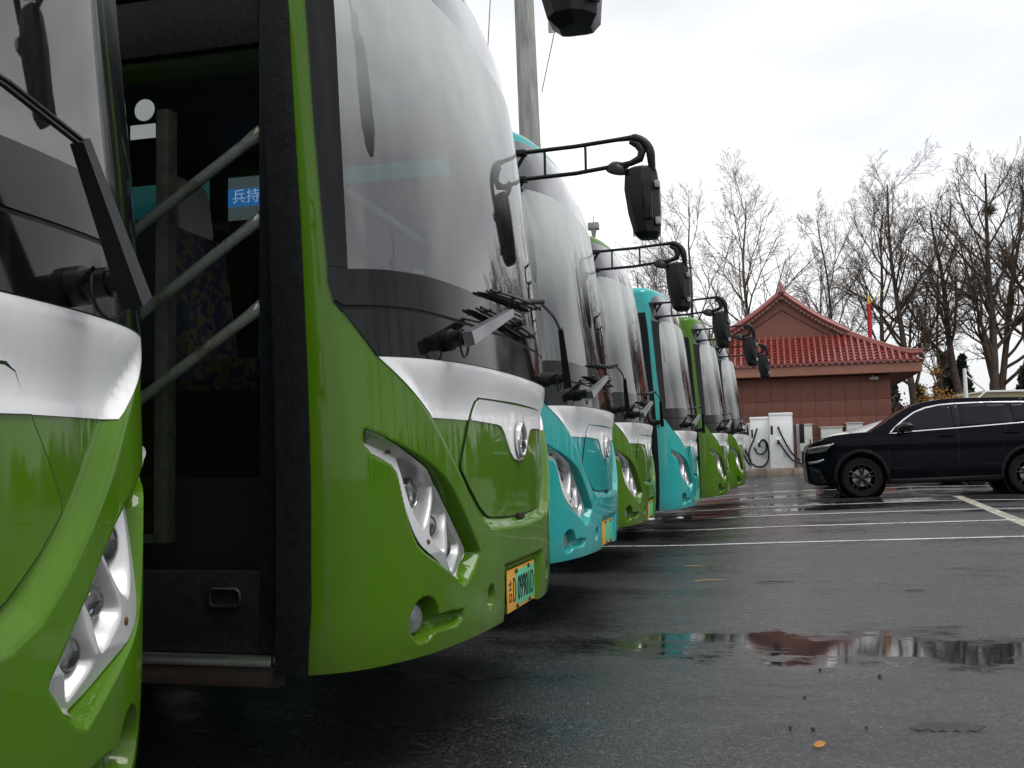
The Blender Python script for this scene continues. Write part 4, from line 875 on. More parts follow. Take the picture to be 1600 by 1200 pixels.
for x0, x1, z0, z1, lab in ((2.08, 2.58, 0.98, 2.04, 'pale wall cabinet beside the rightmost charging post'), (2.86, 3.56, 1.05, 1.93, 'widest pale wall cabinet, above the bonnet of the dark car'), (3.69, 4.21, 1.15, 2.05, 'pale wall cabinet nearest the windscreen of the dark car')):
    c = empty('electric_cabinet', ((x0 + x1) / 2, 36.46, z0), 0, lab, 'cabinet', 'pale electric cabinets on the building wall'); w = x1 - x0; h = z1 - z0
    put('box', MB().box((-w / 2, -0.36, 0), (w / 2, 0.0, h), 0.01).me('box', M['cabinet'], True, 35), c)
    put('door', MB().box((-w / 2 + 0.03, -0.372, 0.03), (w / 2 - 0.03, -0.358, h - 0.06), 0.004).me('door', M['cabinet'], True, 35), c)
    put('rain_cover', MB().box((-w / 2 - 0.03, -0.40, h), (w / 2 + 0.03, 0.02, h + 0.035), 0.006).me('rain_cover', M['cabinet'], True, 35), c)
    put('lock', MB().box((w / 2 - 0.10, -0.385, h * 0.42), (w / 2 - 0.06, -0.371, h * 0.54), 0.003).me('lock', M['plastic'], True, 35), c)

# ------------------------------------------------------------------ dark SUV
M['navy'] = simple('navy_car_paint', (0.0025, 0.003, 0.006), 0.16, var=0.2, scale=3, coat=0.10, spec=0.05)
M['cladding'] = simple('black_cladding', (0.007, 0.007, 0.008), 0.55, var=0.2, scale=20, spec=0.25)
def suv():
    th = R(-0.8); ex = Vector((math.cos(th), math.sin(th), 0)); ny_ = Vector((-math.sin(th), math.cos(th), 0))
    o = Vector((2.66, 19.70, 0)) + ny_ * 0.80
    zf, zr_ = gz(2.66, 19.70), gz(5.45, 19.70)
    c = empty('parked_suv', (o.x, o.y, zf), th, 'dark navy SUV parked in front of the terracotta building, cut by right edge', 'car')
    c.rotation_euler = (0, -math.atan2(zr_ - zf, 2.80), th); c.scale = (0.908, 0.985, 0.968)
    WBs = 3.085
    prof = [(-0.80, 0.235), (-1.03, 0.30), (-1.071, 0.543), (-1.095, 0.72), (-1.09, 0.83), (-1.044, 0.935), (-1.003, 0.985), (-0.813, 1.076), (-0.596, 1.145), (-0.352, 1.182), (-0.081, 1.203), (0.20, 1.215), (0.461, 1.365), (0.732, 1.545), (0.949, 1.652), (1.139, 1.714), (1.41, 1.767), (1.817, 1.793), (2.359, 1.790), (3.037, 1.765), (3.55, 1.72), (3.85, 1.66), (4.05, 1.40), (4.15, 1.15), (4.18, 0.75), (4.12, 0.45), (3.95, 0.30)]
    prof = [(u + (0.02 if u < -0.9 else 0), v) for u, v in prof]
    def hw(u, v):
        u = np.asarray(u, float); v = np.asarray(v, float)
        w = 0.93 - 0.30 * np.clip((v - 1.08) / 0.72, 0, 1.1) ** 1.25 - 0.05 * np.clip((0.5 - v) / 0.3, 0, 1) + 0.012 * np.exp(-((v - 0.98) / 0.06) ** 2)
        d = u + 1.10; w = w * (1 - 0.16 * np.clip((0.95 - d) / 0.95, 0, 1) ** 2.2); d2 = 4.2 - u; w = w * (1 - 0.16 * np.clip((0.8 - d2) / 0.8, 0, 1) ** 2.2)
        return w
    def sfn(sg):
        return lambda u, v: np.stack([u, sg * hw(u, v), v + 0 * u], -1)
    def spatch(name, poly, mat, off, sg, parent, step=0.07, th_=0.02):
        bm = bmesh.new(); f = bm.faces.new([bm.verts.new((p[0], p[1], 0)) for p in poly]); f.normal_update(); bmesh.ops.triangulate(bm, faces=[f], ngon_method='EAR_CLIP')
        P = np.asarray(poly)
        for ax in (0, 1):
            lo, hi = P[:, ax].min(), P[:, ax].max(); n = max(1, int(math.ceil((hi - lo) / step)))
            for k in range(1, n):
                co = [0, 0, 0]; co[ax] = lo + (hi - lo) * k / n; no = [0, 0, 0]; no[ax] = 1
                bmesh.ops.bisect_plane(bm, geom=bm.verts[:] + bm.edges[:] + bm.faces[:], plane_co=co, plane_no=no, dist=1e-6)
        bm.verts.index_update(); fn = sfn(sg)
        A = np.array([v.co[:2] for v in bm.verts]); nn = np.cross(fn(A[:, 0] + 2e-3, A[:, 1]) - fn(A[:, 0] - 2e-3, A[:, 1]), fn(A[:, 0], A[:, 1] + 2e-3) - fn(A[:, 0], A[:, 1] - 2e-3)); nn /= np.linalg.norm(nn, axis=1, keepdims=True)
        if sg > 0: nn = -nn
        nn *= np.sign(nn[:, 1:2] * sg)
        V = fn(A[:, 0], A[:, 1]) + nn * off
        faces = []
        for fc in bm.faces:
            ids = [v.index for v in fc.verts]; fnv = np.cross(V[ids[1]] - V[ids[0]], V[ids[2]] - V[ids[0]])
            faces.append(ids if fnv[1] * sg > 0 else ids[::-1])
        bm.free()
        me = mesh(name, V, faces, mat, True, nn); ob = put(name, me, parent); md = ob.modifiers.new('solid', 'SOLIDIFY'); md.thickness = th_; md.offset = -1; md.use_rim = True
        return ob
    def arch(cu, r): return [(cu + r * math.cos(t), 0.37 + r * math.sin(t)) for t in np.linspace(math.pi * 1.06, -0.06 * math.pi, 18)]
    low = [(-0.80, 0.235)] + [(-0.53, 0.235)] + arch(0, 0.475) + [(0.60, 0.235), (2.55, 0.265)] + arch(WBs, 0.475) + [(3.70, 0.30), (3.95, 0.30)]
    side = low + prof[::-1][1:-1] + [prof[1]]
    glass = [(0.569, 1.186), (0.70, 1.30), (0.841, 1.412), (1.057, 1.548), (1.274, 1.632), (1.545, 1.676), (1.817, 1.694), (2.359, 1.692), (3.037, 1.676), (3.40, 1.64), (3.66, 1.56), (3.60, 1.34), (3.037, 1.306), (1.817, 1.248), (1.003, 1.214), (0.705, 1.19)]
    for sg in (-1, 1):
        body = spatch('body_side', side, M['navy'], 0, sg, c)
        spatch('window_surround', glass, M['gloss'], 0.004, sg, c, th_=0.008)
        spatch('window_trim', [(0.545, 1.178)] + [(u - 0.010, v + 0.014) for u, v in glass[1:10]] + [(u, v - 0.012) for u, v in glass[9:0:-1]] + [(0.60, 1.194)], M['chrome'], 0.011, sg, c, th_=0.008)
        spatch('window_trim', [(0.545, 1.172), (0.705, 1.172), (1.003, 1.194), (1.817, 1.228), (3.037, 1.286), (3.60, 1.32), (3.60, 1.337), (3.037, 1.304), (1.817, 1.246), (1.003, 1.212), (0.705, 1.188), (0.56, 1.186)], M['chrome'], 0.011, sg, c, th_=0.008)
        spatch('side_window', [(0.60, 1.194), (0.72, 1.298), (0.858, 1.405), (1.066, 1.536), (1.28, 1.618), (1.545, 1.66), (1.76, 1.672), (1.76, 1.248), (1.003, 1.218), (0.705, 1.194)], M['carglass_o'], 0.009, sg, c, th_=0.006)
        spatch('side_window', [(1.90, 1.678), (2.359, 1.676), (2.72, 1.668), (2.78, 1.297), (1.90, 1.256)], M['carglass_o'], 0.009, sg, c, th_=0.006)
        spatch('side_window', [(2.80, 1.664), (3.037, 1.66), (3.38, 1.626), (3.62, 1.555), (3.57, 1.345), (3.037, 1.313), (2.86, 1.302)], M['carglass_o'], 0.009, sg, c, th_=0.006)
        spatch('pillar_cover', [(1.768, 1.672), (1.892, 1.678), (1.892, 1.256), (1.768, 1.248)], M['gloss'], 0.010, sg, c, th_=0.006)
        spatch('sill_cladding', [(0.50, 0.24), (2.62, 0.27), (2.60, 0.36), (0.50, 0.33)], M['cladding'], 0.012, sg, c)
        for cu in (0, WBs): spatch('wheel_arch_trim', arch(cu, 0.475) + [(cu + 0.535 * math.cos(t), 0.37 + 0.535 * math.sin(t)) for t in np.linspace(-0.06 * math.pi, 1.06 * math.pi, 18)], M['cladding'], 0.012, sg, c)
        for u0, v0, u1, v1 in ((0.515, 1.15, 0.53, 0.36), (1.83, 1.235, 1.825, 0.36), (2.72, 1.28, 2.62, 0.80)):
            spatch('door_seam', [(u0 - 0.004, v0), (u0 + 0.004, v0), (u1 + 0.004, v1), (u1 - 0.004, v1)], M['void'], 0.002, sg, c, th_=0.003)
        spatch('bonnet_seam', [(-0.98, 0.968), (-0.488, 1.036), (0.163, 1.102), (0.50, 1.135), (0.50, 1.143), (0.163, 1.110), (-0.488, 1.044), (-0.98, 0.976)], M['void'], 0.002, sg, c, th_=0.003)
        spatch('crease_line', [(0.55, 0.54), (1.6, 0.56), (2.66, 0.585), (2.66, 0.565), (1.6, 0.535), (0.55, 0.515)], M['navy'], 0.012, sg, c, th_=0.012)
        for u0 in (1.49, 2.66):
            v0 = 1.10 + 0.02 * (u0 - 1.49); y = sg * (float(hw(u0, v0)) + 0.035)
            put('door_handle', MB().tube([(u0, y - sg * 0.03, v0), (u0 + 0.03, y, v0), (u0 + 0.24, y, v0 + 0.006), (u0 + 0.27, y - sg * 0.03, v0 + 0.006)], 0.014, 8).me('door_handle', M['navy'], True, 40), c)
        # headlamp
        H = spatch('headlamp', [(-1.02, 0.945), (-0.976, 0.966), (-0.705, 0.999), (-0.488, 1.030), (-0.56, 0.984), (-0.651, 0.894), (-0.80, 0.862), (-1.03, 0.845)], M['lampdark'], 0.008, sg, c, 0.04)
        spatch('light_bar', [(-1.01, 0.948), (-0.70, 0.998), (-0.50, 1.024), (-0.58, 0.985), (-0.70, 0.968), (-1.01, 0.925)], M['metal'], 0.014, sg, H, 0.04, 0.006)
        spatch('bumper_insert', [(-1.00, 0.64), (-0.78, 0.68), (-0.70, 0.74), (-0.90, 0.70), (-1.02, 0.69)], M['metal'], 0.010, sg, c, 0.04, 0.01)
        spatch('bumper_cladding', [(-1.01, 0.60), (-0.80, 0.52), (-0.68, 0.30), (-0.80, 0.245), (-1.0, 0.31)], M['cladding'], 0.012, sg, c, 0.05)
        # door mirror
        m = MB(); secs = [(0.70, 1.18, .02, .03), (0.72, 1.24, .10, .09), (0.80, 1.29, .12, .10), (0.92, 1.31, .12, .085), (1.0, 1.30, .09, .05)]
        y0 = sg * (float(hw(0.8, 1.25)) + 0.10); V = []
        for u, v, a_, b_2 in secs:
            for t in np.linspace(0, 2 * math.pi, 12, endpoint=False): V.append((u, y0 + a_ * math.cos(t), v + b_2 * math.sin(t) * 0.8))
        m.add(V, [(i * 12 + k, i * 12 + (k + 1) % 12, (i + 1) * 12 + (k + 1) % 12, (i + 1) * 12 + k) for i in range(4) for k in range(12)] + [tuple(range(12))[::-1], tuple(48 + k for k in range(12))])
        m.tube([(0.80, sg * (float(hw(0.8, 1.17)) - 0.02), 1.16), (0.82, y0 - sg * 0.04, 1.23)], 0.035, 8)
        put('door_mirror', m.me('door_mirror', M['gloss'], True, 50), c)
        for cu in (0, WBs):
            w = empty('wheel', (cu, sg * 0.80, 0.372)); w.parent = c; w.scale = (0.94 / 0.908, 1, 0.94 / 0.968)
            put('tyre', MB().lathe([(0.27, -0.10), (0.35, -0.115), (0.38, -0.09), (0.385, 0.0), (0.38, 0.09), (0.35, 0.115), (0.265, 0.11)], (0, 0, 0), (0, sg, 0), 40, False).me('tyre', M['tyre'], True, 40), w)
            rim = MB().lathe([(0.262, -0.02), (0.268, 0.104), (0.252, 0.106), (0.245, 0.05), (0.24, -0.02)], (0, 0, 0), (0, sg, 0), 40, False)
            for k in range(5):
                for dd in (-0.14, 0.14):
                    t0 = 2 * math.pi * k / 5 + 0.3; p0 = Vector((0.055 * math.cos(t0 + dd), sg * 0.085, 0.055 * math.sin(t0 + dd))); p1 = Vector((0.25 * math.cos(t0 + dd * 1.5), sg * 0.092, 0.25 * math.sin(t0 + dd * 1.5)))
                    rim.tube([p0, p1], [0.022, 0.016], 6)
            rim.lathe([(0.07, 0.03), (0.07, 0.09), (0.05, 0.10), (0.01, 0.102)], (0, 0, 0), (0, sg, 0), 20)
            put('rim', rim.me('rim', M['alloy'], True, 40), w)
            put('brake_disc', MB().lathe([(0.17, 0.0), (0.17, 0.02)], (0, 0, 0), (0, sg, 0), 28).box((-0.17, sg * 0.02 - 0.02, -0.06), (-0.10, sg * 0.03 + 0.02, 0.09)).me('brake_disc', M['steel'], True, 40), w)
            put('wheel_well', MB().lathe([(0.01, -0.28), (0.478, -0.28), (0.478, 0.05), (0.47, 0.05), (0.47, -0.27), (0.01, -0.27)], (cu, sg * 0.80, 0.37), (0, sg, 0), 32, False).me('wheel_well', M['void'], True, 40), c)
    # skin across the car following the profile
    def cross(idx0, idx1, mat, name, off=0.0):
        pr = smooth_poly(prof[idx0:idx1 + 1], 4, False); V = []; n = 13
        for u, v in pr:
            w = float(hw(u, v))
            for k in range(n):
                q = -1 + 2 * k / (n - 1); bul = (1 - q * q)
                fx = 0.05 * bul if u < -0.9 else 0.0
                V.append((u - fx - (0.05 * bul if u > 3.8 else 0) * -1, q * w, v + (0.022 * bul if v > 0.95 else 0) + off))
        put(name, mesh(name, V, [(i * n + k, i * n + k + 1, (i + 1) * n + k + 1, (i + 1) * n + k) for i in range(len(pr) - 1) for k in range(n - 1)], mat, True), c)
    cross(0, 6, M['cladding'], 'front_bumper'); cross(6, 11, M['navy'], 'bonnet'); cross(11, 14, M['carscreen_o'], 'windscreen'); cross(14, 20, M['navy'], 'roof'); cross(20, 22, M['carglass_o'], 'rear_window'); cross(22, 26, M['navy'], 'tailgate')
    put('grille', MB().box((-1.135, -0.52, 0.66), (-1.06, 0.52, 0.90), 0.03).me('grille', M['gloss'], True, 40), c)
    put('underside', MB().box((-0.8, -0.68, 0.24), (3.9, 0.68, 0.36)).me('underside', M['void']), c)
M['carglass_o'] = simple('privacy_glass', (0.006, 0.008, 0.011), 0.05, var=0.1, coat=0.0, spec=0.2)
M['carscreen_o'] = simple('car_windscreen', (0.05, 0.055, 0.055), 0.04, var=0.1, coat=1.0)
M['lampdark'] = simple('car_lamp_glass', (0.10, 0.10, 0.105), 0.10, var=0.2, scale=20, coat=1.0)
suv()
def white_car():
    o = Vector((2.55, 23.9, 0)); z = gz(2.55, 23.9)
    c = empty('parked_car', (o.x, o.y, z), R(8), 'white car mostly hidden behind the bonnet of the dark SUV', 'car')
    prof = [(-0.42, 0.30), (-0.46, 0.66), (-0.40, 0.90), (-0.16, 1.10), (0.10, 1.17), (1.1, 1.45), (1.7, 1.53), (2.1, 1.54), (2.7, 1.36), (3.3, 1.05), (3.6, 0.95), (3.65, 0.4), (3.4, 0.28)]
    def skin(i0, i1, mat, name):
        pr = smooth_poly(prof[i0:i1 + 1], 4, False); V = []; n = 9
        for u, v in pr:
            w = 0.88 - 0.28 * max(0, (v - 0.95) / 0.5) ** 1.2 - 0.15 * max(0, (-0.5 - u) / 0.5) ** 2
            for k in range(n): q = -1 + 2 * k / (n - 1); V.append((u - (0.10 * (1 - q * q) if u < -0.35 else 0), q * w, v + (0.04 * (1 - q * q) if v > 0.7 else 0)))
        put(name, mesh(name, V, [(i * n + k, i * n + k + 1, (i + 1) * n + k + 1, (i + 1) * n + k) for i in range(len(pr) - 1) for k in range(n - 1)], mat, True), c)
    skin(0, 2, M['white'], 'front_bumper'); skin(2, 4, M['white'], 'bonnet'); skin(4, 6, M['pale_glass'], 'windscreen'); skin(6, 7, M['white'], 'roof'); skin(7, 9, M['carscreen_o'], 'rear_window'); skin(9, 12, M['white'], 'tail')
    for sg in (-1, 1):
        pts = [(u, v) for u, v in smooth_poly(prof, 3, False)]; 
        V = [(u, sg * (0.88 - 0.28 * max(0, (v - 0.95) / 0.5) ** 1.2 - 0.15 * max(0, (-0.5 - u) / 0.5) ** 2), v) for u, v in pts]; V2 = [(u, sg * 0.86, 0.28) for u, v in pts]; n = len(V)
        put('body_side', mesh('body_side', V + V2, [(i, i + 1, n + i + 1, n + i) if sg < 0 else (i + 1, i, n + i, n + i + 1) for i in range(n - 1)], M['white'], True), c)
        for u in (0, 2.65):
            w = empty('wheel', (u, sg * 0.80, 0.32)); w.parent = c
            put('tyre', MB().lathe([(0.2, -0.1), (0.30, -0.1), (0.32, 0), (0.30, 0.1), (0.2, 0.1)], (0, 0, 0), (0, sg, 0), 28).me('tyre', M['tyre'], True, 40), w)
            put('rim', MB().lathe([(0.2, 0.0), (0.2, 0.095), (0.05, 0.07)], (0, 0, 0), (0, sg, 0), 24).me('rim', M['metal'], True, 40), w)
M['pale_glass'] = simple('sky_pale_windscreen', (0.50, 0.52, 0.54), 0.25, var=0.1, coat=0.5)  # pale base colour stands in for bright sky reflected in the glass
white_car()

# ------------------------------------------------------------------ poles and wires
M['pole'] = simple('weathered_concrete_pole', (0.33, 0.33, 0.32), 0.85, var=0.28, scale=2.5, bmp=0.3, bscale=18, stretch=(3, 3, 0.5))
M['red'] = simple('red_cloth', (0.50, 0.015, 0.03), 0.7, var=0.15)
M['yellow'] = simple('yellow_cloth', (0.70, 0.50, 0.03), 0.7, var=0.15)
M['rustpole'] = simple('rust_orange_pole', (0.35, 0.14, 0.05), 0.7, var=0.3)
pz = gz(-4.45, 24.9)
pp = empty('utility_pole', (-4.40, 24.95, pz), 0, 'tall grey concrete pole rising behind the large green bus', 'pole')
pm = MB(); hgt = 15.0; w0, w1 = 0.30, 0.225
oct_ = [(1, 0.45), (0.45, 1), (-0.45, 1), (-1, 0.45), (-1, -0.45), (-0.45, -1), (0.45, -1), (1, -0.45)]
V = [(x * w + dx, y * w * 0.8, z) for z, w, dx in ((-0.3, w0, 0), (hgt * 0.5, (w0 + w1) / 2, -0.10), (hgt, w1, -0.26)) for x, y in oct_]
pm.add(V, [(i * 8 + k, i * 8 + (k + 1) % 8, (i + 1) * 8 + (k + 1) % 8, (i + 1) * 8 + k) for i in range(2) for k in range(8)] + [tuple(16 + k for k in range(8))])
put('shaft', pm.me('shaft', M['pole'], True, 20), pp)
put('crossarm', MB().box((-1.3, -0.06, hgt - 0.9), (0.8, 0.06, hgt - 0.78), 0.01).me('crossarm', M['galv'], True, 35), pp)
for lab, a_, b_3 in (('thin stay wire left of the concrete pole, above the green bus', (-5.20, 24.29, 14.6), (-6.5, 25.2, 0.0)), ('thin wire slanting up to the right from the concrete pole', (-4.19, 24.9, 10.35), (-2.6, 24.8, 16.9))):
    put('stay_wire', MB().tube([a_, b_3], 0.012, 6).me('stay_wire', M['cable'], True, 60), None, label=lab, cat='wire', group='wires at the concrete pole')
bz = gz(-3.64, 29.3)
bp_ = empty('lamp_mast', (-3.64, 29.3, bz), 0, 'thin rusty mast with a small box head above the third bus roof', 'mast')
put('mast', MB().tube([(0, 0, 0), (0, 0, 7.55)], [0.07, 0.05], 10).me('mast', M['rustpole'], True, 50), bp_)
put('head', MB().box((-0.16, -0.12, 7.72), (0.16, 0.12, 7.92), 0.02).tube([(0, 0, 7.5), (0, 0, 7.75)], [0.05, 0.09], 10).tube([(0, 0, 7.9), (0, 0, 8.12)], 0.015, 6).me('head', M['steel'], True, 35), bp_)
fz = gz(5.69, 47.1)
fp = empty('flag_pole', (5.69, 47.1, fz), 0, 'red pole with a yellow tip standing behind the terracotta building', 'pole')
put('shaft', MB().tube([(0, 0, 0), (0, 0, 7.12)], 0.09, 10).me('shaft', M['red'], True, 50), fp)
put('tip', MB().tube([(0, 0, 7.12), (0, 0, 7.3), (0.0, 0, 7.62)], [0.06, 0.045, 0.010], 8).tube([(0.02, 0, 7.1), (0.42, 0, 7.55), (0.80, 0, 7.8)], [0.02, 0.016, 0.008], 6).me('tip', M['yellow'], True, 50), fp)
cz = gz(9.5, 43.2)
cp = empty('canopy', (9.0, 43.1, cz), R(13), 'khaki canopy with a white edge and mast behind the dark SUV roof', 'shelter')
M['khaki'] = simple('khaki_canopy', (0.30, 0.25, 0.15), 0.7, var=0.12)
put('roof_sheet', MB().prism([(0.10, 0), (0.50, 0.30), (7.5, 0.34), (7.5, 0)], (0, 0, 3.02 - cz), (1, 0, 0), (0, 0, 1), (0, 1, 0), 3.0).me('roof_sheet', M['khaki']), cp)
put('white_edge', MB().box((0.45, -0.05, 3.325 - cz), (7.5, 3.05, 3.40 - cz), 0.01).tube([(0.08, -0.04, 3.03 - cz), (0.48, -0.04, 3.36 - cz)], 0.035, 6).me('white_edge', M['white'], True, 35), cp)
for x in (0.6, 3.8, 7.2):
    for y in (0.2, 2.8): put('post', MB().tube([(x, y, 0), (x, y, 3.05 - cz)], 0.06, 8).me('post', M['white'], True, 50), cp)
put('mast', MB().tube([(-0.28, 0, 0), (-0.28, 0, 4.28 - cz)], [0.13, 0.07], 8).me('mast', M['white'], True, 50), cp)
put('strut', MB().tube([(-0.28, 0, 4.05 - cz), (0.50, 0, 3.38 - cz)], 0.03, 6).me('strut', M['white'], True, 50), cp)

# ------------------------------------------------------------------ bare trees
M['bark'] = simple('dark_bark', (0.072, 0.050, 0.036), 0.9, var=0.4, scale=3)
M['bark2'] = simple('olive_bark', (0.10, 0.078, 0.048), 0.9, var=0.35, scale=3)
M['twig'] = simple('dark_twigs', (0.125, 0.090, 0.066), 0.9, var=0.3, scale=1)
M['twig2'] = simple('pale_twigs', (0.17, 0.125, 0.088), 0.9, var=0.3, scale=1)
def tube_segs(segs, sides):
    S_ = np.array(segs); p0, p1, r0, r1 = S_[:, 0:3], S_[:, 3:6], S_[:, 6], S_[:, 7]
    d = p1 - p0; d /= np.linalg.norm(d, axis=1, keepdims=True) + 1e-9
    ref = np.where(np.abs(d[:, 2:3]) > 0.9, np.array([[1.0, 0, 0]]), np.array([[0, 0, 1.0]])); e1 = np.cross(d, ref); e1 /= np.linalg.norm(e1, axis=1, keepdims=True); e2 = np.cross(d, e1)
    n = len(S_); V = np.empty((n, 2 * sides, 3))
    for k in range(sides):
        a = 2 * math.pi * k / sides; o = e1 * math.cos(a) + e2 * math.sin(a); V[:, k] = p0 + o * r0[:, None]; V[:, sides + k] = p1 + o * r1[:, None]
    base = np.arange(n)[:, None] * 2 * sides
    Fc = np.concatenate([base + np.array([[k, (k + 1) % sides, sides + (k + 1) % sides, sides + k]]) for k in range(sides)])
    return V.reshape(-1, 3), Fc
def np_mesh(name, V, Fc, mat, smooth=True):
    me = bpy.data.meshes.new(name); me.vertices.add(len(V)); me.vertices.foreach_set('co', np.asarray(V, np.float32).ravel())
    k = Fc.shape[1]; me.loops.add(Fc.size); me.loops.foreach_set('vertex_index', Fc.astype(np.int32).ravel())
    me.polygons.add(len(Fc)); me.polygons.foreach_set('loop_start', np.arange(0, Fc.size, k, dtype=np.int32))
    me.materials.append(mat); me.update(calc_edges=True); me.validate()
    if smooth: me.polygons.foreach_set('use_smooth', np.ones(len(Fc), bool))
    return me
def tree(x, y, H, seed, lean, lab, dark=True, r0=0.22, start=0.28, dens=1.0, fork=0.0, spread=1.0):
    rnd = random.Random(seed); z = gz(x, y); big, thin = [], []
    def rv(): return Vector((rnd.gauss(0, 1), rnd.gauss(0, 1), rnd.gauss(0, 1)))
    KID = (int(18 * dens), int(9 * dens), 6, 5, 0); NS = (14, 7, 5, 3, 2)
    def grow(p, d, L, r, lev):
        ns = NS[lev]; st = L / ns; pts = [(p.copy(), d.copy(), r)]
        tip = r * (0.16 if lev == 0 else 0.35)
        for i in range(ns):
            d = (d + rv() * (0.035, 0.09, 0.12, 0.14, 0.16)[lev] + Vector((0, 0, 1)) * (0.02, 0.085, 0.07, 0.05, 0.03)[lev]).normalized()
            q = p + d * st; r1 = r + (tip - r) * ((i + 1) / ns); ra = pts[-1][2]
            (big if lev == 0 or ra > 0.035 else thin).append((*p, *q, max(ra, 0.0040), max(r1, 0.0034)))
            p = q; pts.append((p.copy(), d.copy(), r1))
        for k in range(KID[lev]):
            t0 = start if lev == 0 else 0.22; t = t0 + (0.97 - t0) * ((k + rnd.random()) / KID[lev])
            f = t * ns; i = min(int(f), ns - 1); bp2 = pts[i][0].lerp(pts[i + 1][0], f - i); dd = pts[i][1]; rr = pts[i][2]
            ax = dd.cross(rv()).normalized(); ang = R(rnd.uniform(26, 52) * (spread if lev == 0 else 1.0)); nd = (Matrix.Rotation(ang, 3, ax) @ dd).normalized()
            if lev == 0: ln = H * rnd.uniform(0.30, 0.46) * (1.08 - 0.72 * t) * spread
            else: ln = L * rnd.uniform(0.36, 0.62) * (1.1 - 0.55 * t)
            grow(bp2, nd, ln, max(0.0045, min(rr * 0.72, rr * (0.62 if lev else 0.50))), lev + 1)
    d0 = Vector((lean[0], lean[1], 1)).normalized()
    grow(Vector((0, 0, -0.15)), d0, H * 0.97, r0, 0)
    if fork > 0: grow(Vector((0, 0, 0.2)), Vector((fork, 0.1, 1)).normalized(), H * 0.92, r0 * 0.8, 0)
    if lab is None: return [(np.array(q) + np.array([x, y, z, x, y, z, 0, 0])) for q in big + thin]
    o = empty('bare_tree', (x, y, z), 0, lab, 'tree', 'leafless trees behind the car park')
    put('trunk', np_mesh('trunk', *tube_segs(big, 7), M['bark' if dark else 'bark2']), o)
    put('crown', np_mesh('crown', *tube_segs(thin, 3), M['twig' if dark else 'twig2']), o)
    return o
tree(-2.1, 48.4, 13.6, 11, (0.06, 0), 'leafless tree rising directly behind the bus mirrors, leftmost full tree', False, 0.15, 0.26, 1.1, 0.0, 1.15)
tree(0.5, 49.0, 13.4, 5, (0.12, 0), 'leafless tree rising behind the gable peak of the terracotta building', False, 0.16, 0.28, 1.1, 0.0, 1.2)
tree(3.3, 53.5, 10.8, 23, (0.05, 0), 'low thin leafless tree right of the gable peak', False, 0.12, 0.30, 0.8)
tree(6.35, 50.5, 12.8, 8, (0.0, 0), 'straight dark leafless tree beside the red pole', True, 0.17, 0.25, 1.05, 0.0, 1.25)
tree(4.75, 52.0, 12.6, 29, (0.03, 0), 'slender leafless tree between the gable and the red pole', True, 0.13, 0.28, 0.95, 0.0, 1.2)
tree(8.15, 51.0, 13.8, 17, (-0.02, 0), 'dark leafless tree rising past the right end of the tiled roof', True, 0.21, 0.24, 1.1, 0.0, 1.1)
tree(10.6, 51.4, 12.8, 31, (-0.24, 0), 'dark leafless tree leaning left between the roof end and the forked tree', True, 0.24, 0.35, 0.9)
tree(11.55, 51.8, 14.2, 42, (-0.015, 0), 'tallest dark leafless tree with a forked trunk near the right edge', True, 0.27, 0.26, 1.1, 0.10, 1.1)
tree(14.3, 52.2, 13.8, 57, (-0.10, 0), 'dark leafless tree leaning in at the right edge', True, 0.28, 0.30, 1.0)
tree(-4.6, 52.0, 11.0, 66, (0.0, 0), 'small leafless tree behind the second and third buses', False, 0.13, 0.30, 0.7)
tree(10.0, 56.0, 11.5, 71, (0.03, 0), 'thin leafless tree far behind the left-leaning tree', True, 0.13, 0.25, 0.8)
tree(17.0, 54.0, 14.0, 88, (-0.06, 0), 'leafless tree whose twigs reach in from the right edge', True, 0.24, 0.25, 1.0)
# the lot is ringed by the same kind of trees; those to the right show only as reflections in the glass
far_segs = []
for k, (x, y) in enumerate(((36, -6), (40, 3), (37, 11), (42, 19), (38, 27), (44, 36), (40, -16))): far_segs += tree(x, y, 13.5 + (k % 3), 200 + k, (0.02, 0.02), None, True, 0.22, 0.25, 0.5)
put('distant_bare_trees', np_mesh('distant_bare_trees', *tube_segs(far_segs, 3), M['twig']), label='far row of leafless trees mirrored in the bus windscreens', cat='wood', kind='stuff')
# ------------------------------------------------------------------ nest, shrubs and the far wood
nm_ = []; rn = random.Random(3)
for k in range(260):
    c = Vector((rn.gauss(0, .16), rn.gauss(0, .16), rn.gauss(0, .12))); d = Vector((rn.gauss(0, 1), rn.gauss(0, 1), rn.gauss(0, .5))).normalized() * 0.16; nm_.append((*(c - d), *(c + d), 0.012, 0.008))
put('bird_nest', np_mesh('bird_nest', *tube_segs(nm_, 3), M['bark']), None, (11.75, 51.75, 12.4), label='dark twig nest high in the tallest forked tree', cat='nest')
def leafmass(name, pts, size, mat, seed):
    g = np.random.default_rng(seed); n = len(pts); a = g.normal(size=(n, 3)); a /= np.linalg.norm(a, axis=1, keepdims=True); b_ = np.cross(a, g.normal(size=(n, 3))); b_ /= np.linalg.norm(b_, axis=1, keepdims=True)
    s_ = size * g.uniform(0.6, 1.4, (n, 1)); V = np.stack([pts - a * s_ * 0.5, pts + b_ * s_ * 0.28, pts + a * s_ * 0.5, pts - b_ * s_ * 0.28], 1).reshape(-1, 3)
    return np_mesh(name, V, np.arange(n * 4).reshape(n, 4), mat, False)
M['autumn'] = simple('autumn_leaves', (0.34, 0.17, 0.030), 0.8, var=0.5, scale=1.5)
M['ever'] = simple('evergreen_needles', (0.022, 0.034, 0.017), 0.85, var=0.5, scale=0.6)
M['brown'] = simple('brown_scrub', (0.060, 0.034, 0.022), 0.9, var=0.4, scale=0.6)
g = np.random.default_rng(12)
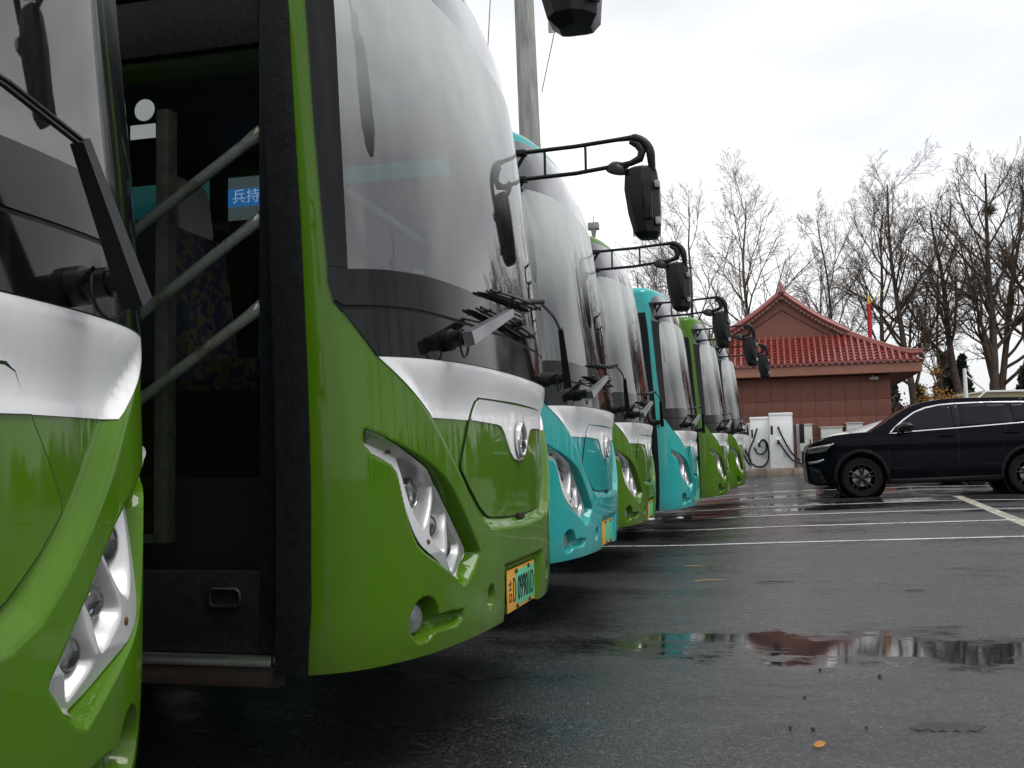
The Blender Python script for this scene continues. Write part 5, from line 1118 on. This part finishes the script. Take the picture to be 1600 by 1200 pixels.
for x, y, h, w, lab, mt in ((7.35, 43.5, 3.4, 0.75, 'orange-leaved shrub by the right corner of the terracotta building', 'autumn'), (8.5, 44.0, 2.9, 0.6, 'smaller golden shrub right of the orange-leaved shrub', 'autumn')):
    z = gz(x, y); o = empty('shrub', (x, y, z), 0, lab, 'shrub', 'autumn shrubs beside the building')
    cl = g.normal(size=(26, 3)) * np.array([w * 0.5, w * 0.5, h * 0.22]) + np.array([0, 0, h * 0.62]); pts = np.concatenate([c + g.normal(size=(70, 3)) * 0.14 for c in cl])
    put('leaves', leafmass('leaves', pts, 0.11, M[mt], 5), o)
    put('stems', np_mesh('stems', *tube_segs([(0, 0, 0, *c, 0.03, 0.008) for c in cl], 4), M['bark']), o)
pts = []; gp = np.random.default_rng(77)
for k in range(46):
    x = -6 + k * 0.95 + gp.normal() * 0.3; y = 74 + gp.normal() * 3; h = gp.uniform(4.8, 7.2); n = 900
    t = gp.random(n) ** 0.7; rr_ = (1 - t) * 1.5 + 0.12; an = gp.random(n) * 6.283; pts.append(np.stack([x + np.cos(an) * rr_ * gp.random(n) ** 0.4, y + np.sin(an) * rr_, 0.3 + t * h], -1))
for k in range(110):
    an0 = k / 109; x = 30 + 34 * math.sin(an0 * 1.75) + gp.normal() * 1.0; y = 74 - 110 * an0 + gp.normal() * 2; h = gp.uniform(3.5, 6.5); n = 300
    t = gp.random(n) ** 0.7; rr_ = (1 - t) * 1.7 + 0.12; an = gp.random(n) * 6.283; pts.append(np.stack([x + np.cos(an) * rr_ * gp.random(n) ** 0.4, y + np.sin(an) * rr_, 0.2 + t * h], -1))
put('distant_evergreens', leafmass('distant_evergreens', np.concatenate(pts), 0.50, M['ever'], 2), label='dark evergreen wood along the horizon behind the bare trees', cat='wood', kind='stuff')
pts = []
for k in range(30):
    x = 8 + k * 0.9 + gp.normal() * 0.3; y = 68 + gp.normal() * 2; h = gp.uniform(3.5, 6.0); n = 1300
    pts.append(np.stack([x + gp.normal(size=n) * 0.8, y + gp.normal(size=n) * 0.7, 0.3 + gp.random(n) ** 1.25 * h * 0.8], -1))
put('brown_scrub', leafmass('brown_scrub', np.concatenate(pts), 0.19, M['brown'], 9), label='brown scrub in front of the distant evergreens', cat='scrub', kind='stuff')
# ------------------------------------------------------------------ litter on the tarmac
M['straw'] = simple('straw', (0.36, 0.27, 0.13), 0.7, var=0.2)
M['darkleaf'] = simple('dead_leaf', (0.032, 0.029, 0.026), 0.6, var=0.3, scale=20)
M['orangeleaf'] = simple('fallen_orange_leaf', (0.40, 0.19, 0.035), 0.6, var=0.3, scale=20)
def litter(name, mb, mat, x, y, rz, lab, cat, group=None): put(name, mb.me(name, mat, True, 40), None, (x, y, gz(x, y) + 0.003), (0, 0, rz), lab, cat, group)
saw = [(-0.135, 0.0), (-0.10, 0.022), (-0.03, 0.034), (0.05, 0.032), (0.14, 0.012), (0.118, -0.002), (0.095, -0.022), (0.072, -0.008), (0.048, -0.030), (0.025, -0.012), (0.0, -0.030), (-0.022, -0.012), (-0.046, -0.026), (-0.070, -0.008), (-0.10, -0.016)]
litter('dead_leaf', MB().prism(saw, (0, 0, 0.004), (1, 0, 0), (0, 0.92, 0.38), (0, -0.38, 0.92), 0.003), M['darkleaf'], 1.53, 4.04, R(8), 'curled dark serrated leaf lying on wet asphalt at lower right', 'leaf')
ol = MB().prism([(-0.022, 0), (-0.008, 0.016), (0.012, 0.014), (0.024, -0.002), (0.008, -0.014), (-0.012, -0.012)], (0, 0, 0.006), (1, 0, 0.2), (0, 0.9, 0.4), (0, -0.4, 0.9), 0.004)
litter('fallen_leaf', ol, M['orangeleaf'], 1.07, 3.74, R(20), 'small orange leaf on the asphalt near the bottom edge', 'leaf')
for x, y, rz, L_, m_, lab in ((0.29, 9.58, 0.1, 0.20, 'straw', 'farther pale straw lying on the asphalt before the turquoise bus'), (0.47, 8.47, 0.35, 0.26, 'straw', 'nearer pale straw lying on the asphalt before the turquoise bus'), (1.93, 7.80, 0.02, 0.13, 'darkleaf', 'short dark twig on the asphalt at right, farthest twig'), (0.98, 8.35, 0.25, 0.30, 'darkleaf', 'long thin dark twig on the asphalt right of the straws')):
    litter('twig', MB().tube([(-L_ / 2, 0, 0.005), (0, 0.012, 0.008), (L_ / 2, 0.0, 0.005)], [0.004, 0.005, 0.002], 6), M[m_], x, y, rz, lab, 'twig')
peb = MB().lathe([(0.004, 0), (0.014, 0.006), (0.011, 0.014), (0.003, 0.018)], (0, 0, 0), (0, 0, 1), 7)
pm2 = peb.me('pebble', M['darkleaf'], True, 40)
for x, y, sc_, in ((1.14, 5.03, 0.7), (1.39, 4.91, 0.8), (0.98, 3.97, 0.6), (1.06, 3.96, 0.7), (1.25, 4.02, 0.5), (1.05, 4.47, 0.5)):
    o = put('pebble', pm2, None, (x, y, gz(x, y) + 0.001), (0, 0, x * 9), 'dark pebble on the wet asphalt in front of the buses', 'pebble', 'dark pebbles on the asphalt'); o.scale = (sc_, sc_ * 0.8, sc_)
